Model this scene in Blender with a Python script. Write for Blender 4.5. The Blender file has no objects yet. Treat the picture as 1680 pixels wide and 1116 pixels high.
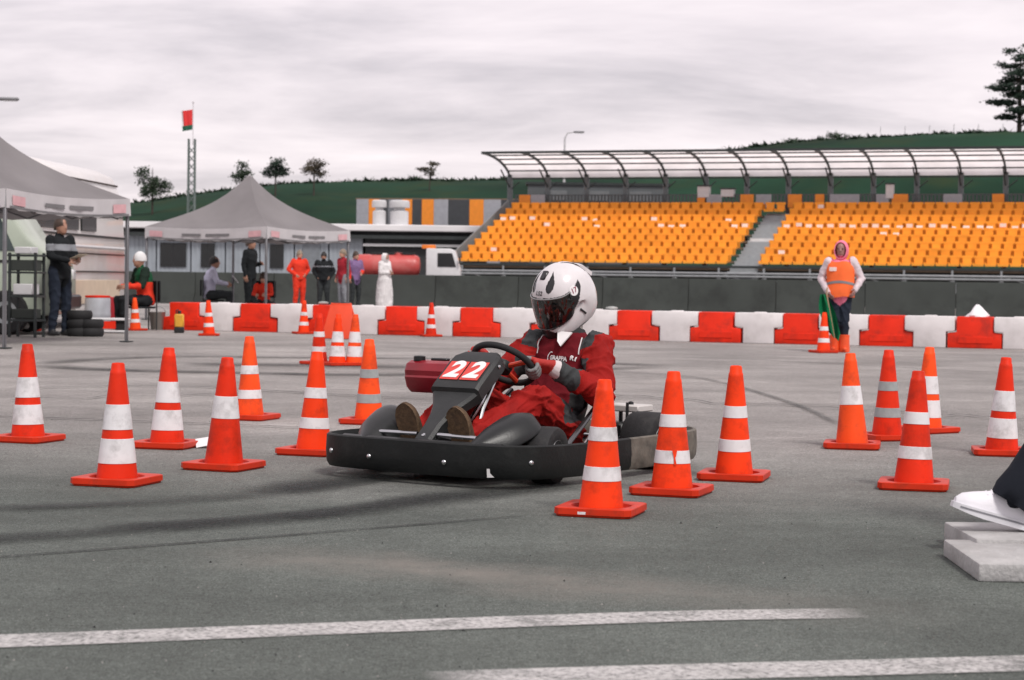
import bpy, bmesh, math, random
import numpy as np
from mathutils import Vector, Matrix, noise as mnoise
from mathutils.bvhtree import BVHTree

random.seed(7); np.random.seed(7)
S = bpy.context.scene
COL = S.collection
R = math.radians

# ------------------------------------------------------------------ camera
FPX, CAMH, UC, VC = 3200.0, 0.96, 840.0, 558.0
PITCH, ROLL = math.atan(101.0 / FPX), 0.0135
Fv = Vector((0, math.cos(PITCH), -math.sin(PITCH)))
Zp = Vector((0, math.sin(PITCH), math.cos(PITCH)))
Xw = Vector((1, 0, 0))
Rv = Xw * math.cos(ROLL) + Zp * math.sin(ROLL)
Uv = -Xw * math.sin(ROLL) + Zp * math.cos(ROLL)
CAMP = Vector((0, 0, CAMH))
cam = bpy.data.cameras.new('camera')
camo = bpy.data.objects.new('camera', cam); COL.objects.link(camo)
m = Matrix((Rv, Uv, -Fv)).transposed().to_4x4(); m.translation = CAMP
camo.matrix_world = m
cam.sensor_width = 36.0; cam.lens = FPX / 1680.0 * 36.0
cam.clip_start = 0.1; cam.clip_end = 6000
cam.dof.use_dof = True; cam.dof.focus_distance = 9.6; cam.dof.aperture_fstop = 6.3
S.camera = camo
S.render.resolution_x, S.render.resolution_y = 1024, 680

# ------------------------------------------------------------------ sky, sun, exposure
SUN_EL, SUN_AZ = R(52), R(150)      # azimuth measured from +Y towards +X
wd = bpy.data.worlds.new('World'); S.world = wd; wd.use_nodes = True
nt = wd.node_tree; nt.nodes.clear()
def N(t, **kw):
    n = nt.nodes.new(t)
    for k, v in kw.items(): setattr(n, k, v)
    return n
out = N('ShaderNodeOutputWorld'); bg = N('ShaderNodeBackground'); bg.inputs['Strength'].default_value = 0.1
sky = N('ShaderNodeTexSky', sky_type='NISHITA'); sky.sun_disc = False
sky.sun_elevation = SUN_EL; sky.sun_rotation = SUN_AZ
tc = N('ShaderNodeTexCoord'); sep = N('ShaderNodeSeparateXYZ'); nt.links.new(tc.outputs['Generated'], sep.inputs[0])
mx = N('ShaderNodeMath', operation='MAXIMUM'); nt.links.new(sep.outputs['Z'], mx.inputs[0]); mx.inputs[1].default_value = 0.0
ad = N('ShaderNodeMath', operation='ADD'); nt.links.new(mx.outputs[0], ad.inputs[0]); ad.inputs[1].default_value = 0.16
dx = N('ShaderNodeMath', operation='DIVIDE'); nt.links.new(sep.outputs['X'], dx.inputs[0]); nt.links.new(ad.outputs[0], dx.inputs[1])
dy = N('ShaderNodeMath', operation='DIVIDE'); nt.links.new(sep.outputs['Y'], dy.inputs[0]); nt.links.new(ad.outputs[0], dy.inputs[1])
cb = N('ShaderNodeCombineXYZ'); nt.links.new(dx.outputs[0], cb.inputs[0]); nt.links.new(dy.outputs[0], cb.inputs[1])
mp = N('ShaderNodeMapping'); nt.links.new(cb.outputs[0], mp.inputs[0])
mp.inputs['Rotation'].default_value = (0, 0, R(-14)); mp.inputs['Scale'].default_value = (0.72, 1.05, 1.0)
mp.inputs['Location'].default_value = (1.1, 0.75, 0)
nz = N('ShaderNodeTexNoise'); nz.inputs['Scale'].default_value = 1.6; nz.inputs['Detail'].default_value = 6.0
nz.inputs['Roughness'].default_value = 0.58; nz.inputs['Distortion'].default_value = 0.3
nt.links.new(mp.outputs[0], nz.inputs['Vector'])
cr = N('ShaderNodeValToRGB'); nt.links.new(nz.outputs['Fac'], cr.inputs[0])
e = cr.color_ramp.elements
e[0].position = 0.33; e[0].color = (0.80, 0.72, 0.738, 1)
e[1].position = 0.66; e[1].color = (0.485, 0.44, 0.468, 1)
x = cr.color_ramp.elements.new(0.48); x.color = (0.68, 0.612, 0.636, 1)
sc = N('ShaderNodeVectorMath', operation='SCALE'); nt.links.new(cr.outputs[0], sc.inputs[0]); sc.inputs['Scale'].default_value = 8.1
mix = N('ShaderNodeMix', data_type='RGBA'); mix.inputs[0].default_value = 0.93
nt.links.new(sky.outputs[0], mix.inputs[6]); nt.links.new(sc.outputs[0], mix.inputs[7])
nt.links.new(mix.outputs[2], bg.inputs['Color']); nt.links.new(bg.outputs[0], out.inputs[0])

sun = bpy.data.lights.new('sun', 'SUN'); sun.energy = 1.5; sun.angle = R(14); sun.color = (1.0, 0.96, 0.91)
suno = bpy.data.objects.new('sun', sun); COL.objects.link(suno)
sd = Vector((math.sin(SUN_AZ) * math.cos(SUN_EL), math.cos(SUN_AZ) * math.cos(SUN_EL), math.sin(SUN_EL)))
suno.rotation_euler = (-sd).to_track_quat('-Z', 'Y').to_euler(); suno.location = sd * 60
S.view_settings.view_transform = 'Standard'; S.view_settings.look = 'None'
S.view_settings.exposure = 0.75; S.view_settings.gamma = 1.0; S.view_settings.use_curve_mapping = False
S.render.engine = 'CYCLES'

# ------------------------------------------------------------------ pixel helpers (rays onto real surfaces)
def ray(u, v): return Rv * ((u - UC) / FPX) + Uv * ((VC - v) / FPX) + Fv
def G(u, v, z=0.0):
    d = ray(u, v); t = (z - CAMH) / d.z; return CAMP + d * t
def P(u, v, Y):
    d = ray(u, v); return CAMP + d * (Y / d.y)

# ------------------------------------------------------------------ materials
def lin(h):
    h = h.lstrip('#'); c = [int(h[i:i + 2], 16) / 255 for i in (0, 2, 4)]
    return tuple((x / 12.92 if x <= .04045 else ((x + .055) / 1.055) ** 2.4) for x in c)
MATS = {}
def mat(name, col, rough=0.55, metal=0.0, var=0.12, vscale=6.0, bump=0.0, bscale=60.0, spec=0.5, dirt=None, dscale=3.0, damt=0.5, coat=0.0, sheen=0.0, trans=0.0):
    if name in MATS: return MATS[name]
    if isinstance(col, str): col = lin(col)
    m = bpy.data.materials.new(name); m.use_nodes = True; MATS[name] = m
    t = m.node_tree; b = t.nodes['Principled BSDF']
    b.inputs['Roughness'].default_value = rough; b.inputs['Metallic'].default_value = metal
    b.inputs['Specular IOR Level'].default_value = spec; b.inputs['Coat Weight'].default_value = coat
    b.inputs['Sheen Weight'].default_value = sheen
    if trans: b.inputs['Transmission Weight'].default_value = trans
    tcn0 = t.nodes.new('ShaderNodeTexCoord'); oi = t.nodes.new('ShaderNodeObjectInfo'); om = t.nodes.new('ShaderNodeMath'); om.operation = 'MULTIPLY'; om.inputs[1].default_value = 37.0; t.links.new(oi.outputs['Random'], om.inputs[0])
    tcn = t.nodes.new('ShaderNodeVectorMath'); tcn.operation = 'ADD'; t.links.new(tcn0.outputs['Object'], tcn.inputs[0]); t.links.new(om.outputs[0], tcn.inputs[1])
    n = t.nodes.new('ShaderNodeTexNoise'); n.inputs['Scale'].default_value = vscale; n.inputs['Detail'].default_value = 5
    t.links.new(tcn.outputs[0], n.inputs['Vector'])
    r = t.nodes.new('ShaderNodeMapRange'); r.inputs[1].default_value = .3; r.inputs[2].default_value = .7
    r.inputs[3].default_value = 1 - var; r.inputs[4].default_value = 1 + var
    t.links.new(n.outputs['Fac'], r.inputs[0])
    v = t.nodes.new('ShaderNodeVectorMath'); v.operation = 'SCALE'; v.inputs[0].default_value = col[:3]
    t.links.new(r.outputs[0], v.inputs['Scale'])
    last = v.outputs[0]
    if dirt is not None:
        if isinstance(dirt, str): dirt = lin(dirt)
        n2 = t.nodes.new('ShaderNodeTexNoise'); n2.inputs['Scale'].default_value = dscale; n2.inputs['Detail'].default_value = 8; n2.inputs['Roughness'].default_value = .65
        t.links.new(tcn.outputs[0], n2.inputs['Vector'])
        r2 = t.nodes.new('ShaderNodeMapRange'); r2.inputs[1].default_value = .5; r2.inputs[2].default_value = .72; r2.inputs[3].default_value = 0; r2.inputs[4].default_value = damt
        t.links.new(n2.outputs['Fac'], r2.inputs[0])
        mm = t.nodes.new('ShaderNodeMix'); mm.data_type = 'RGBA'
        t.links.new(r2.outputs[0], mm.inputs[0]); t.links.new(last, mm.inputs[6]); mm.inputs[7].default_value = (*dirt, 1); last = mm.outputs[2]
    t.links.new(last, b.inputs['Base Color'])
    if bump:
        n3 = t.nodes.new('ShaderNodeTexNoise'); n3.inputs['Scale'].default_value = bscale; n3.inputs['Detail'].default_value = 4
        t.links.new(tcn.outputs[0], n3.inputs['Vector'])
        bp = t.nodes.new('ShaderNodeBump'); bp.inputs['Strength'].default_value = bump; bp.inputs['Distance'].default_value = .01
        t.links.new(n3.outputs['Fac'], bp.inputs['Height']); t.links.new(bp.outputs[0], b.inputs['Normal'])
    return m

# ------------------------------------------------------------------ geometry builder
class Geo:
    def __init__(s): s.v = []; s.f = []; s.mi = []; s.cur = 0
    def add(s, vs, fs, M=None):
        o = len(s.v)
        for p in vs:
            p = Vector(p); s.v.append(tuple(M @ p) if M is not None else tuple(p))
        for f in fs: s.f.append(tuple(i + o for i in f)); s.mi.append(s.cur)
        return s
    def box(s, c, d, bev=0.0, M=None, seg=1):
        if bev <= 0:
            x, y, z = d[0] / 2, d[1] / 2, d[2] / 2
            vs = [(c[0] + a * x, c[1] + b * y, c[2] + e * z) for a in (-1, 1) for b in (-1, 1) for e in (-1, 1)]
            return s.add(vs, [(0, 1, 3, 2), (4, 6, 7, 5), (0, 4, 5, 1), (2, 3, 7, 6), (0, 2, 6, 4), (1, 5, 7, 3)], M)
        bm = bmesh.new(); bmesh.ops.create_cube(bm, size=1.0)
        for v in bm.verts: v.co = Vector((v.co.x * d[0] + c[0], v.co.y * d[1] + c[1], v.co.z * d[2] + c[2]))
        bmesh.ops.bevel(bm, geom=bm.edges[:], offset=bev, segments=seg, affect='EDGES', profile=.5)
        return s.frombm(bm, M)
    def frombm(s, bm, M=None):
        bm.verts.index_update()
        s.add([v.co.copy() for v in bm.verts], [[v.index for v in f.verts] for f in bm.faces], M); bm.free(); return s
    def loft(s, rings, closed=True, cap=True, loop=False, M=None):
        n = len(rings[0]); vs = [p for r in rings for p in r]; fs = []
        m = len(rings)
        for i in range(m if loop else m - 1):
            a, b = i * n, ((i + 1) % m) * n
            for j in range(n if closed else n - 1):
                k = (j + 1) % n; fs.append((a + j, a + k, b + k, b + j))
        if cap and not loop and closed:
            fs.append(tuple(range(n))[::-1]); fs.append(tuple((m - 1) * n + j for j in range(n)))
        return s.add(vs, fs, M)
    def tube(s, pts, r, n=8, closed=False, M=None):
        pts = [Vector(p) for p in pts]; rings = []; m = len(pts)
        rr = r if isinstance(r, (list, tuple)) else [r] * m
        up = None
        for i in range(m):
            if closed: t = (pts[(i + 1) % m] - pts[i - 1])
            else: t = pts[min(i + 1, m - 1)] - pts[max(i - 1, 0)]
            t.normalize()
            if up is None:
                up = Vector((0, 0, 1)) if abs(t.z) < .9 else Vector((1, 0, 0))
            a = (up - t * up.dot(t)).normalized(); b = t.cross(a); up = a
            rings.append([pts[i] + (a * math.cos(q) + b * math.sin(q)) * rr[i] for q in [2 * math.pi * j / n for j in range(n)]])
        return s.loft(rings, loop=closed, M=M)
    def lathe(s, prof, n=24, M=None):      # profile (r,z)
        rings = [[(r * math.cos(2 * math.pi * j / n), r * math.sin(2 * math.pi * j / n), z) for j in range(n)] for r, z in prof]
        return s.loft(rings, cap=True, M=M)
    def prism(s, poly, depth, M=None, bev=0.0):   # polygon in xy extruded along z
        if bev:
            bm = bmesh.new(); n = len(poly)
            a = [bm.verts.new((p[0], p[1], 0)) for p in poly]; f = bm.faces.new(a)
            r = bmesh.ops.extrude_face_region(bm, geom=[f])
            bmesh.ops.translate(bm, vec=(0, 0, depth), verts=[q for q in r['geom'] if isinstance(q, bmesh.types.BMVert)])
            bmesh.ops.recalc_face_normals(bm, faces=bm.faces[:])
            bmesh.ops.bevel(bm, geom=bm.edges[:], offset=bev, segments=2, affect='EDGES', profile=.5)
            return s.frombm(bm, M)
        n = len(poly)
        return s.loft([[(p[0], p[1], 0) for p in poly], [(p[0], p[1], depth) for p in poly]], M=M)
    def capsule(s, p0, r0, p1, r1, n=14, M=None):
        p0, p1 = Vector(p0), Vector(p1); t = p1 - p0; L = t.length
        if L < 1e-6: t = Vector((0, 0, 1))
        t.normalize(); up = Vector((0, 0, 1)) if abs(t.z) < .9 else Vector((1, 0, 0))
        a = (up - t * up.dot(t)).normalized(); b = t.cross(a); rings = []
        def ring(c, r): rings.append([c + (a * math.cos(2 * math.pi * j / n) + b * math.sin(2 * math.pi * j / n)) * r for j in range(n)])
        for k in range(5):
            q = math.pi / 2 * (k + .25) / 5; ring(p0 - t * r0 * math.cos(q), r0 * math.sin(q))
        ring(p0, r0); ring(p1, r1)
        for k in reversed(range(5)):
            q = math.pi / 2 * (k + .25) / 5; ring(p1 + t * r1 * math.cos(q), r1 * math.sin(q))
        return s.loft(rings, M=M)
    def ellipsoid(s, c, r, nu=16, nv=10, M=None):
        rings = []
        for i in range(nv):
            q = math.pi * (i + .5) / nv
            rings.append([(c[0] + r[0] * math.sin(q) * math.cos(2 * math.pi * j / nu), c[1] + r[1] * math.sin(q) * math.sin(2 * math.pi * j / nu), c[2] - r[2] * math.cos(q)) for j in range(nu)])
        return s.loft(rings, M=M)
    def mesh(s, name, mats, smooth=True, angle=40):
        me = bpy.data.meshes.new(name); me.from_pydata(s.v, [], s.f)
        ms = mats if isinstance(mats, (list, tuple)) else [mats]
        for q in ms: me.materials.append(q)
        if len(ms) > 1: me.polygons.foreach_set('material_index', s.mi)
        bm = bmesh.new(); bm.from_mesh(me); bmesh.ops.recalc_face_normals(bm, faces=bm.faces[:]); bm.to_mesh(me); bm.free()
        me.update()
        if smooth:
            me.polygons.foreach_set('use_smooth', [True] * len(me.polygons))
            try: me.set_sharp_from_angle(angle=R(angle))
            except Exception: pass
        return me
    def obj(s, name, mats, parent=None, smooth=True, angle=40):
        return link(name, s.mesh(name, mats, smooth, angle), parent)
def link(name, me, parent=None):
    o = bpy.data.objects.new(name, me); COL.objects.link(o)
    if parent is not None: o.parent = parent
    return o
def tag(o, label, cat, group=None):
    o['label'] = label; o['category'] = cat
    if group: o['group'] = group
    return o
def thing(name, label, cat, loc=(0, 0, 0), rz=0.0, group=None):
    o = bpy.data.objects.new(name, None); COL.objects.link(o); o.empty_display_size = .2
    o.location = loc; o.rotation_euler = (0, 0, rz); return tag(o, label, cat, group)
def struct(o): o['kind'] = 'structure'; return o
def stuff(o): o['kind'] = 'stuff'; return o
def frame(o, xa, ya, za):
    m = Matrix((Vector(xa), Vector(ya), Vector(za))).transposed().to_4x4(); m.translation = Vector(o); return m
def text_mesh(body, size, shear=0.0, extrude=.0, offset=0.0, space=1.0):
    c = bpy.data.curves.new('lettering', 'FONT'); c.body = body; c.size = size; c.shear = shear; c.extrude = extrude; c.offset = offset
    c.align_x = 'CENTER'; c.align_y = 'CENTER'; c.space_character = space; c.resolution_u = 4
    o = bpy.data.objects.new('lettering', c); COL.objects.link(o)
    dg = bpy.context.evaluated_depsgraph_get(); me = bpy.data.meshes.new_from_object(o.evaluated_get(dg))
    bpy.data.objects.remove(o); bpy.data.curves.remove(c)
    return me

# ------------------------------------------------------------------ ground
def asphalt():
    m = bpy.data.materials.new('asphalt'); m.use_nodes = True; t = m.node_tree; b = t.nodes['Principled BSDF']; L = t.links.new
    def nn(ty): return t.nodes.new(ty)
    co = nn('ShaderNodeTexCoord')
    def noise(scale, det=4, rough=.55, stretch=None):
        n = nn('ShaderNodeTexNoise'); n.inputs['Scale'].default_value = scale; n.inputs['Detail'].default_value = det; n.inputs['Roughness'].default_value = rough
        if stretch:
            mp = nn('ShaderNodeMapping'); mp.inputs['Scale'].default_value = stretch[:3]; mp.inputs['Rotation'].default_value = (0, 0, stretch[3]); L(co.outputs['Object'], mp.inputs[0]); L(mp.outputs[0], n.inputs['Vector'])
        else: L(co.outputs['Object'], n.inputs['Vector'])
        return n.outputs['Fac']
    def rng(src, a, b_, c, d):
        r = nn('ShaderNodeMapRange'); r.inputs[1].default_value = a; r.inputs[2].default_value = b_; r.inputs[3].default_value = c; r.inputs[4].default_value = d; L(src, r.inputs[0]); return r.outputs[0]
    def mth(op, a, b_):
        q = nn('ShaderNodeMath'); q.operation = op
        for i, v in enumerate((a, b_)):
            if isinstance(v, (int, float)): q.inputs[i].default_value = v
            else: L(v, q.inputs[i])
        return q.outputs[0]
    # two layings of asphalt meeting along a joint across the lot (older pale, newer dark, deepened by painted vignette)
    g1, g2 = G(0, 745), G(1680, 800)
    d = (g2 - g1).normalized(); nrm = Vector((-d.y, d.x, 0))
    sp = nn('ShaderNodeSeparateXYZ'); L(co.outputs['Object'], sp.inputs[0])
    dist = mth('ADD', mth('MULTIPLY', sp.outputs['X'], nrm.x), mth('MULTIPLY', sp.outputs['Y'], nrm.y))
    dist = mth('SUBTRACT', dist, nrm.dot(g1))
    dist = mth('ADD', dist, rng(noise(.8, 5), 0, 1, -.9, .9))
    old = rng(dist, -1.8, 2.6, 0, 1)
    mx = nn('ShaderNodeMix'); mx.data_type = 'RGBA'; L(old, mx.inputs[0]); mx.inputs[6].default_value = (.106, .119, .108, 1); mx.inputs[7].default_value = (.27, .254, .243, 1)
    v = mth('MULTIPLY', rng(noise(150, 2, .85), .36, .64, .42, 1.6), rng(noise(1.1, 5, .6, (.55, 1, 1, .2)), .3, .7, .84, 1.18))
    v = mth('MULTIPLY', v, rng(noise(9, 4, .6), .3, .7, .88, 1.12))
    v = mth('MULTIPLY', v, rng(noise(.16, 3, .5), .3, .7, .86, 1.14))
    v = mth('MULTIPLY', v, rng(noise(.55, 4, .6), .32, .68, .80, 1.2))
    v = mth('MULTIPLY', v, rng(noise(45, 3, .75), .36, .64, .74, 1.26))
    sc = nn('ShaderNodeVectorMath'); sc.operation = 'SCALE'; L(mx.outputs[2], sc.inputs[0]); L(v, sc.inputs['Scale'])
    # dusty pale streak where rubber has been swept off
    s1, s2 = G(380, 905), G(1230, 985); dd = (s2 - s1); ln = dd.length; dd.normalize(); n2 = Vector((-dd.y, dd.x, 0))
    al = mth('SUBTRACT', mth('ADD', mth('MULTIPLY', sp.outputs['X'], dd.x), mth('MULTIPLY', sp.outputs['Y'], dd.y)), dd.dot(s1))
    ac = mth('SUBTRACT', mth('ADD', mth('MULTIPLY', sp.outputs['X'], n2.x), mth('MULTIPLY', sp.outputs['Y'], n2.y)), n2.dot(s1))
    ac = mth('ADD', ac, rng(noise(1.6, 4), 0, 1, -.3, .3))
    mk = mth('MULTIPLY', rng(mth('ABSOLUTE', ac, 0), .05, .34, 1, 0), mth('MULTIPLY', rng(al, -.2, .5, 0, 1), rng(al, ln - .6, ln + .7, 1, 0)))
    mk = mth('MULTIPLY', mk, rng(noise(5, 5, .7), .25, .7, .15, .75))
    m2 = nn('ShaderNodeMix'); m2.data_type = 'RGBA'; L(mk, m2.inputs[0]); L(sc.outputs[0], m2.inputs[6]); m2.inputs[7].default_value = (.24, .22, .195, 1)
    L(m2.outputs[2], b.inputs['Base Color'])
    b.inputs['Roughness'].default_value = .8; b.inputs['Specular IOR Level'].default_value = .2
    bp = nn('ShaderNodeBump'); bp.inputs['Strength'].default_value = .75; bp.inputs['Distance'].default_value = .006
    L(noise(170, 3, .8), bp.inputs['Height']); L(bp.outputs[0], b.inputs['Normal'])
    return m
g = Geo()
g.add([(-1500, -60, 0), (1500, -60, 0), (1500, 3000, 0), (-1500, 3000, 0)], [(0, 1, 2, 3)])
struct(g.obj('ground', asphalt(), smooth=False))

def worn(name, col, keep, scale, rough=.8, edge=None):
    """paint or rubber film with worn-through spots"""
    m = bpy.data.materials.new(name); m.use_nodes = True; t = m.node_tree; b = t.nodes['Principled BSDF']; L = t.links.new
    b.inputs['Base Color'].default_value = (*col, 1); b.inputs['Roughness'].default_value = rough
    co = t.nodes.new('ShaderNodeTexCoord'); fac = None
    for s_, a, c in scale:
        n = t.nodes.new('ShaderNodeTexNoise'); n.inputs['Scale'].default_value = s_; n.inputs['Detail'].default_value = 5; n.inputs['Roughness'].default_value = .65
        L(co.outputs['Object'], n.inputs['Vector'])
        r = t.nodes.new('ShaderNodeMapRange'); r.inputs[1].default_value = a; r.inputs[2].default_value = c; L(n.outputs['Fac'], r.inputs[0])
        if fac is None: fac = r.outputs[0]
        else:
            q = t.nodes.new('ShaderNodeMath'); q.operation = 'MULTIPLY'; L(fac, q.inputs[0]); L(r.outputs[0], q.inputs[1]); fac = q.outputs[0]
    uv = t.nodes.new('ShaderNodeUVMap'); uv.uv_map = 'across'; sx = t.nodes.new('ShaderNodeSeparateXYZ'); L(uv.outputs[0], sx.inputs[0])
    def ramp(sock, e):   # 0 at both borders, 1 inside
        p = t.nodes.new('ShaderNodeMath'); p.operation = 'PINGPONG'; L(sock, p.inputs[0]); p.inputs[1].default_value = .5
        r = t.nodes.new('ShaderNodeMapRange'); r.inputs[1].default_value = 0; r.inputs[2].default_value = e; L(p.outputs[0], r.inputs[0]); return r.outputs[0]
    for sock, e in ((sx.outputs['X'], edge or .1), (sx.outputs['Y'], .12)):
        q = t.nodes.new('ShaderNodeMath'); q.operation = 'MULTIPLY'; L(fac, q.inputs[0]); L(ramp(sock, e), q.inputs[1]); fac = q.outputs[0]
    k = t.nodes.new('ShaderNodeMath'); k.operation = 'MULTIPLY'; L(fac, k.inputs[0]); k.inputs[1].default_value = keep
    L(k.outputs[0], b.inputs['Alpha'])
    return m
LAYER = [0.004]
def strip(name, pix, width, material, n=40):
    """a film on the ground along points found on the ground plane"""
    pts = [G(*p) for p in pix]; dense = []
    for i in range(len(pts) - 1):
        p0, p1, p2, p3 = pts[max(i - 1, 0)], pts[i], pts[i + 1], pts[min(i + 2, len(pts) - 1)]
        for k in range(n):
            s = k / n; dense.append(.5 * ((2 * p1) + (p2 - p0) * s + (2 * p0 - 5 * p1 + 4 * p2 - p3) * s * s + (3 * p1 - p0 - 3 * p2 + p3) * s ** 3))
    dense.append(pts[-1]); vs = []; fs = []; uvs = []
    z = LAYER[0]; LAYER[0] += .0006; acc = 0; ws = width if isinstance(width, (list, tuple)) else [width, width]
    for i, p in enumerate(dense):
        t = (dense[min(i + 1, len(dense) - 1)] - dense[max(i - 1, 0)]); t.z = 0; t.normalize(); nn = Vector((-t.y, t.x, 0))
        f = i / (len(dense) - 1); w = ws[0] + (ws[1] - ws[0]) * f
        for sgn in (-1, 1): vs.append((p.x + nn.x * w / 2 * sgn, p.y + nn.y * w / 2 * sgn, z)); uvs.append(((sgn + 1) / 2, f))
    for i in range(len(dense) - 1): fs.append((2 * i, 2 * i + 2, 2 * i + 3, 2 * i + 1))
    me = bpy.data.meshes.new(name); me.from_pydata(vs, [], fs); me.materials.append(material)
    ul = me.uv_layers.new(name='across')
    for lp in me.loops: ul.data[lp.index].uv = uvs[lp.vertex_index]
    return struct(link(name, me))
rub = worn('tyre_rubber', (.014, .017, .016), .85, [(2.2, .15, .6), (55, .1, .6)], edge=.4)
rub2 = worn('thin_tyre_rubber', (.02, .023, .022), .7, [(2.2, .2, .6), (60, .1, .6)], edge=.45)
paint = worn('road_paint', (.62, .60, .59), .8, [(5, .18, .5), (70, .2, .58)], rough=.7, edge=.06)
strip('lane_marking', [(-250, 1062), (0, 1054), (420, 1038), (840, 1022), (1150, 1012), (1420, 1008)], [.20, .17], paint)
strip('lane_marking', [(700, 1118), (1100, 1106), (1450, 1097), (1800, 1087)], [.20, .20], paint)
strip('tyre_mark', [(-200, 926), (0, 915), (300, 893), (600, 869), (880, 846)], .05, rub)
strip('tyre_mark', [(-200, 900), (0, 885), (350, 862), (600, 838), (800, 812), (960, 796)], .36, rub)
strip('tyre_mark', [(150, 868), (380, 855), (560, 838), (760, 808), (930, 790)], .30, rub)
strip('tyre_mark', [(-60, 838), (200, 828), (420, 812), (560, 794), (660, 780)], .34, rub2)
strip('tyre_mark', [(430, 812), (540, 792), (660, 780), (800, 784), (940, 792)], .5, rub)
strip('tyre_mark', [(70, 600), (130, 592), (300, 586), (520, 588), (800, 590), (1000, 597), (1095, 602)], .6, rub2)
strip('tyre_mark', [(70, 600), (160, 607), (400, 613), (640, 616), (860, 612), (1095, 602)], .6, rub)
strip('tyre_mark', [(300, 598), (480, 600), (700, 603), (900, 603)], 1.2, rub2)
strip('tyre_mark', [(-100, 682), (150, 690), (360, 698), (560, 706)], .07, rub)
strip('tyre_mark', [(1000, 610), (1150, 622), (1290, 660), (1380, 700)], .10, rub2)
strip('tyre_mark', [(1000, 585), (1200, 590), (1400, 600), (1680, 615)], .12, rub2)
strip('tyre_mark', [(60, 560), (420, 561), (800, 566), (1300, 585), (1750, 596)], .08, rub2)
strip('tyre_mark', [(-20, 640), (300, 636), (700, 655), (1000, 640)], .12, rub2)

crk = worn('crack_dark', (.012, .013, .013), .75, [(6, .2, .5)], edge=.3)
rs_ = random.Random(11)
for (ua, va, ub, vb) in ((-40, 660, 640, 640), (900, 645, 1700, 690), (420, 557, 1260, 563)):
    n_ = 26; strip('pavement_crack', [(ua + (ub - ua) * i / n_, va + (vb - va) * i / n_ + rs_.gauss(0, 1.3) * (1 if va > 620 else .35)) for i in range(n_ + 1)], .022 if va > 800 else .035, crk, n=3)
g = Geo()
for k in range(1000):
    y_ = 4.4 + 11 * rs_.random() ** 1.4; x_ = rs_.uniform(-.30, .30) * y_; s_ = rs_.uniform(.001, .0035) * (1.6 if rs_.random() < .06 else 1); a_ = rs_.uniform(0, 6.28); g.cur = 0 if rs_.random() < .6 else 1
    g.add([(x_ + s_ * math.cos(a_ + q) * rs_.uniform(.7, 1.4), y_ + s_ * math.sin(a_ + q), .001) for q in (0, 2.1, 4.2)] + [(x_, y_, .001 + s_ * 1.1)], [(0, 1, 3), (1, 2, 3), (2, 0, 3)])
stuff(tag(g.obj('grit', [mat('rubber_crumb', (.015, .015, .016), .8), mat('pale_grit', (.30, .29, .27), .8)], smooth=False), 'fine rubber crumbs and grit scattered over the asphalt', 'grit'))
# ------------------------------------------------------------------ traffic cones
CONE_RED = [mat('cone_orange_red', (.86, .050, .008), .55, var=.10, vscale=5, bump=.08, bscale=40, dirt=(.12, .022, .014), dscale=6, damt=.6, spec=.15),
            mat('cone_red', (.70, .030, .008), .55, var=.12, vscale=6, bump=.08, bscale=40, dirt=(.2, .02, .01), dscale=8, damt=.6, spec=.15),
            mat('cone_faded_orange', (.88, .080, .014), .55, var=.12, vscale=6, bump=.08, bscale=40, dirt=(.20, .04, .025), dscale=7, damt=.6, spec=.15)]
BASE_RED = mat('cone_base_orange_red', (.56, .032, .010), .42, var=.12, bump=.12, bscale=30, dirt=(.16, .03, .015), dscale=12, damt=.6, spec=.15)
BAND_W = mat('reflective_white_band', (.70, .69, .70), .4, var=.06, vscale=20, dirt=(.22, .21, .20), dscale=9, damt=.6)
BAND_G = mat('reflective_grey_band', (.30, .32, .32), .45, var=.10, vscale=20, dirt=(.16, .16, .16), dscale=14, damt=.4)
CH, RB, RT = 0.55, .094, .031
def crad(z): return RB + (RT - RB) * (z - .03) / (CH - .03)
NSEG = 40
def sq(rr, corner, z, n=NSEG):
    out = []
    for j in range(n):
        a = 2 * math.pi * (j + .5) / n; c, s = math.cos(a), math.sin(a)
        k = (abs(c) ** corner + abs(s) ** corner) ** (-1 / corner); out.append((rr * k * c, rr * k * s, z))
    return out
def cone_meshes():
    g = Geo()
    g.loft([sq(.150, 14, .0), sq(.154, 14, .001), sq(.156, 14, .008), sq(.162, 14, .010), sq(.161, 14, .034), sq(.158, 14, .0365), sq(.138, 6, .037), sq(.128, 2.4, .0365), sq(.125, 2, .034), sq(.120, 2, .018), sq(.100, 2, .015), sq(.090, 2, .030)], cap=False)
    base = g.mesh('cone_base', BASE_RED, angle=32)
    def body(dark):
        g = Geo(); pr = [(crad(.026), .026), (crad(.05), .05)]
        for z in (.10, .16, .165, .22, .28, .335, .34, .40, .46, .5): pr.append((crad(z), z))
        pr += [(crad(.515), .515), (crad(.517) - .0025, .517), (crad(.545) - .002, .545), (crad(.55) - .006, .551), (.018, .5515), (.016, .545), (.014, .50)]
        g.lathe(pr, 40); return g.mesh('cone_body', dark, angle=50)
    return base, [body(q) for q in CONE_RED]
CB, CBODY = cone_meshes()
BANDC = {}
def band_mesh(f0, f1, gray):
    k = (f0, f1, gray)
    if k not in BANDC:
        z1 = CH - f0 * (CH - .025); z0 = CH - f1 * (CH - .025); g = Geo()
        e = .0022
        rings = []
        for z, o in ((z0, -.001), (z0 + .0015, e), ((z0 + z1) / 2, e), (z1 - .0015, e), (z1, -.001)):
            r = crad(z) + o; rings.append([(r * math.cos(2 * math.pi * j / 40), r * math.sin(2 * math.pi * j / 40), z) for j in range(40)])
        g.loft(rings, cap=False); BANDC[k] = g.mesh('reflective_band', BAND_G if gray else BAND_W, angle=30)
    return BANDC[k]
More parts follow.
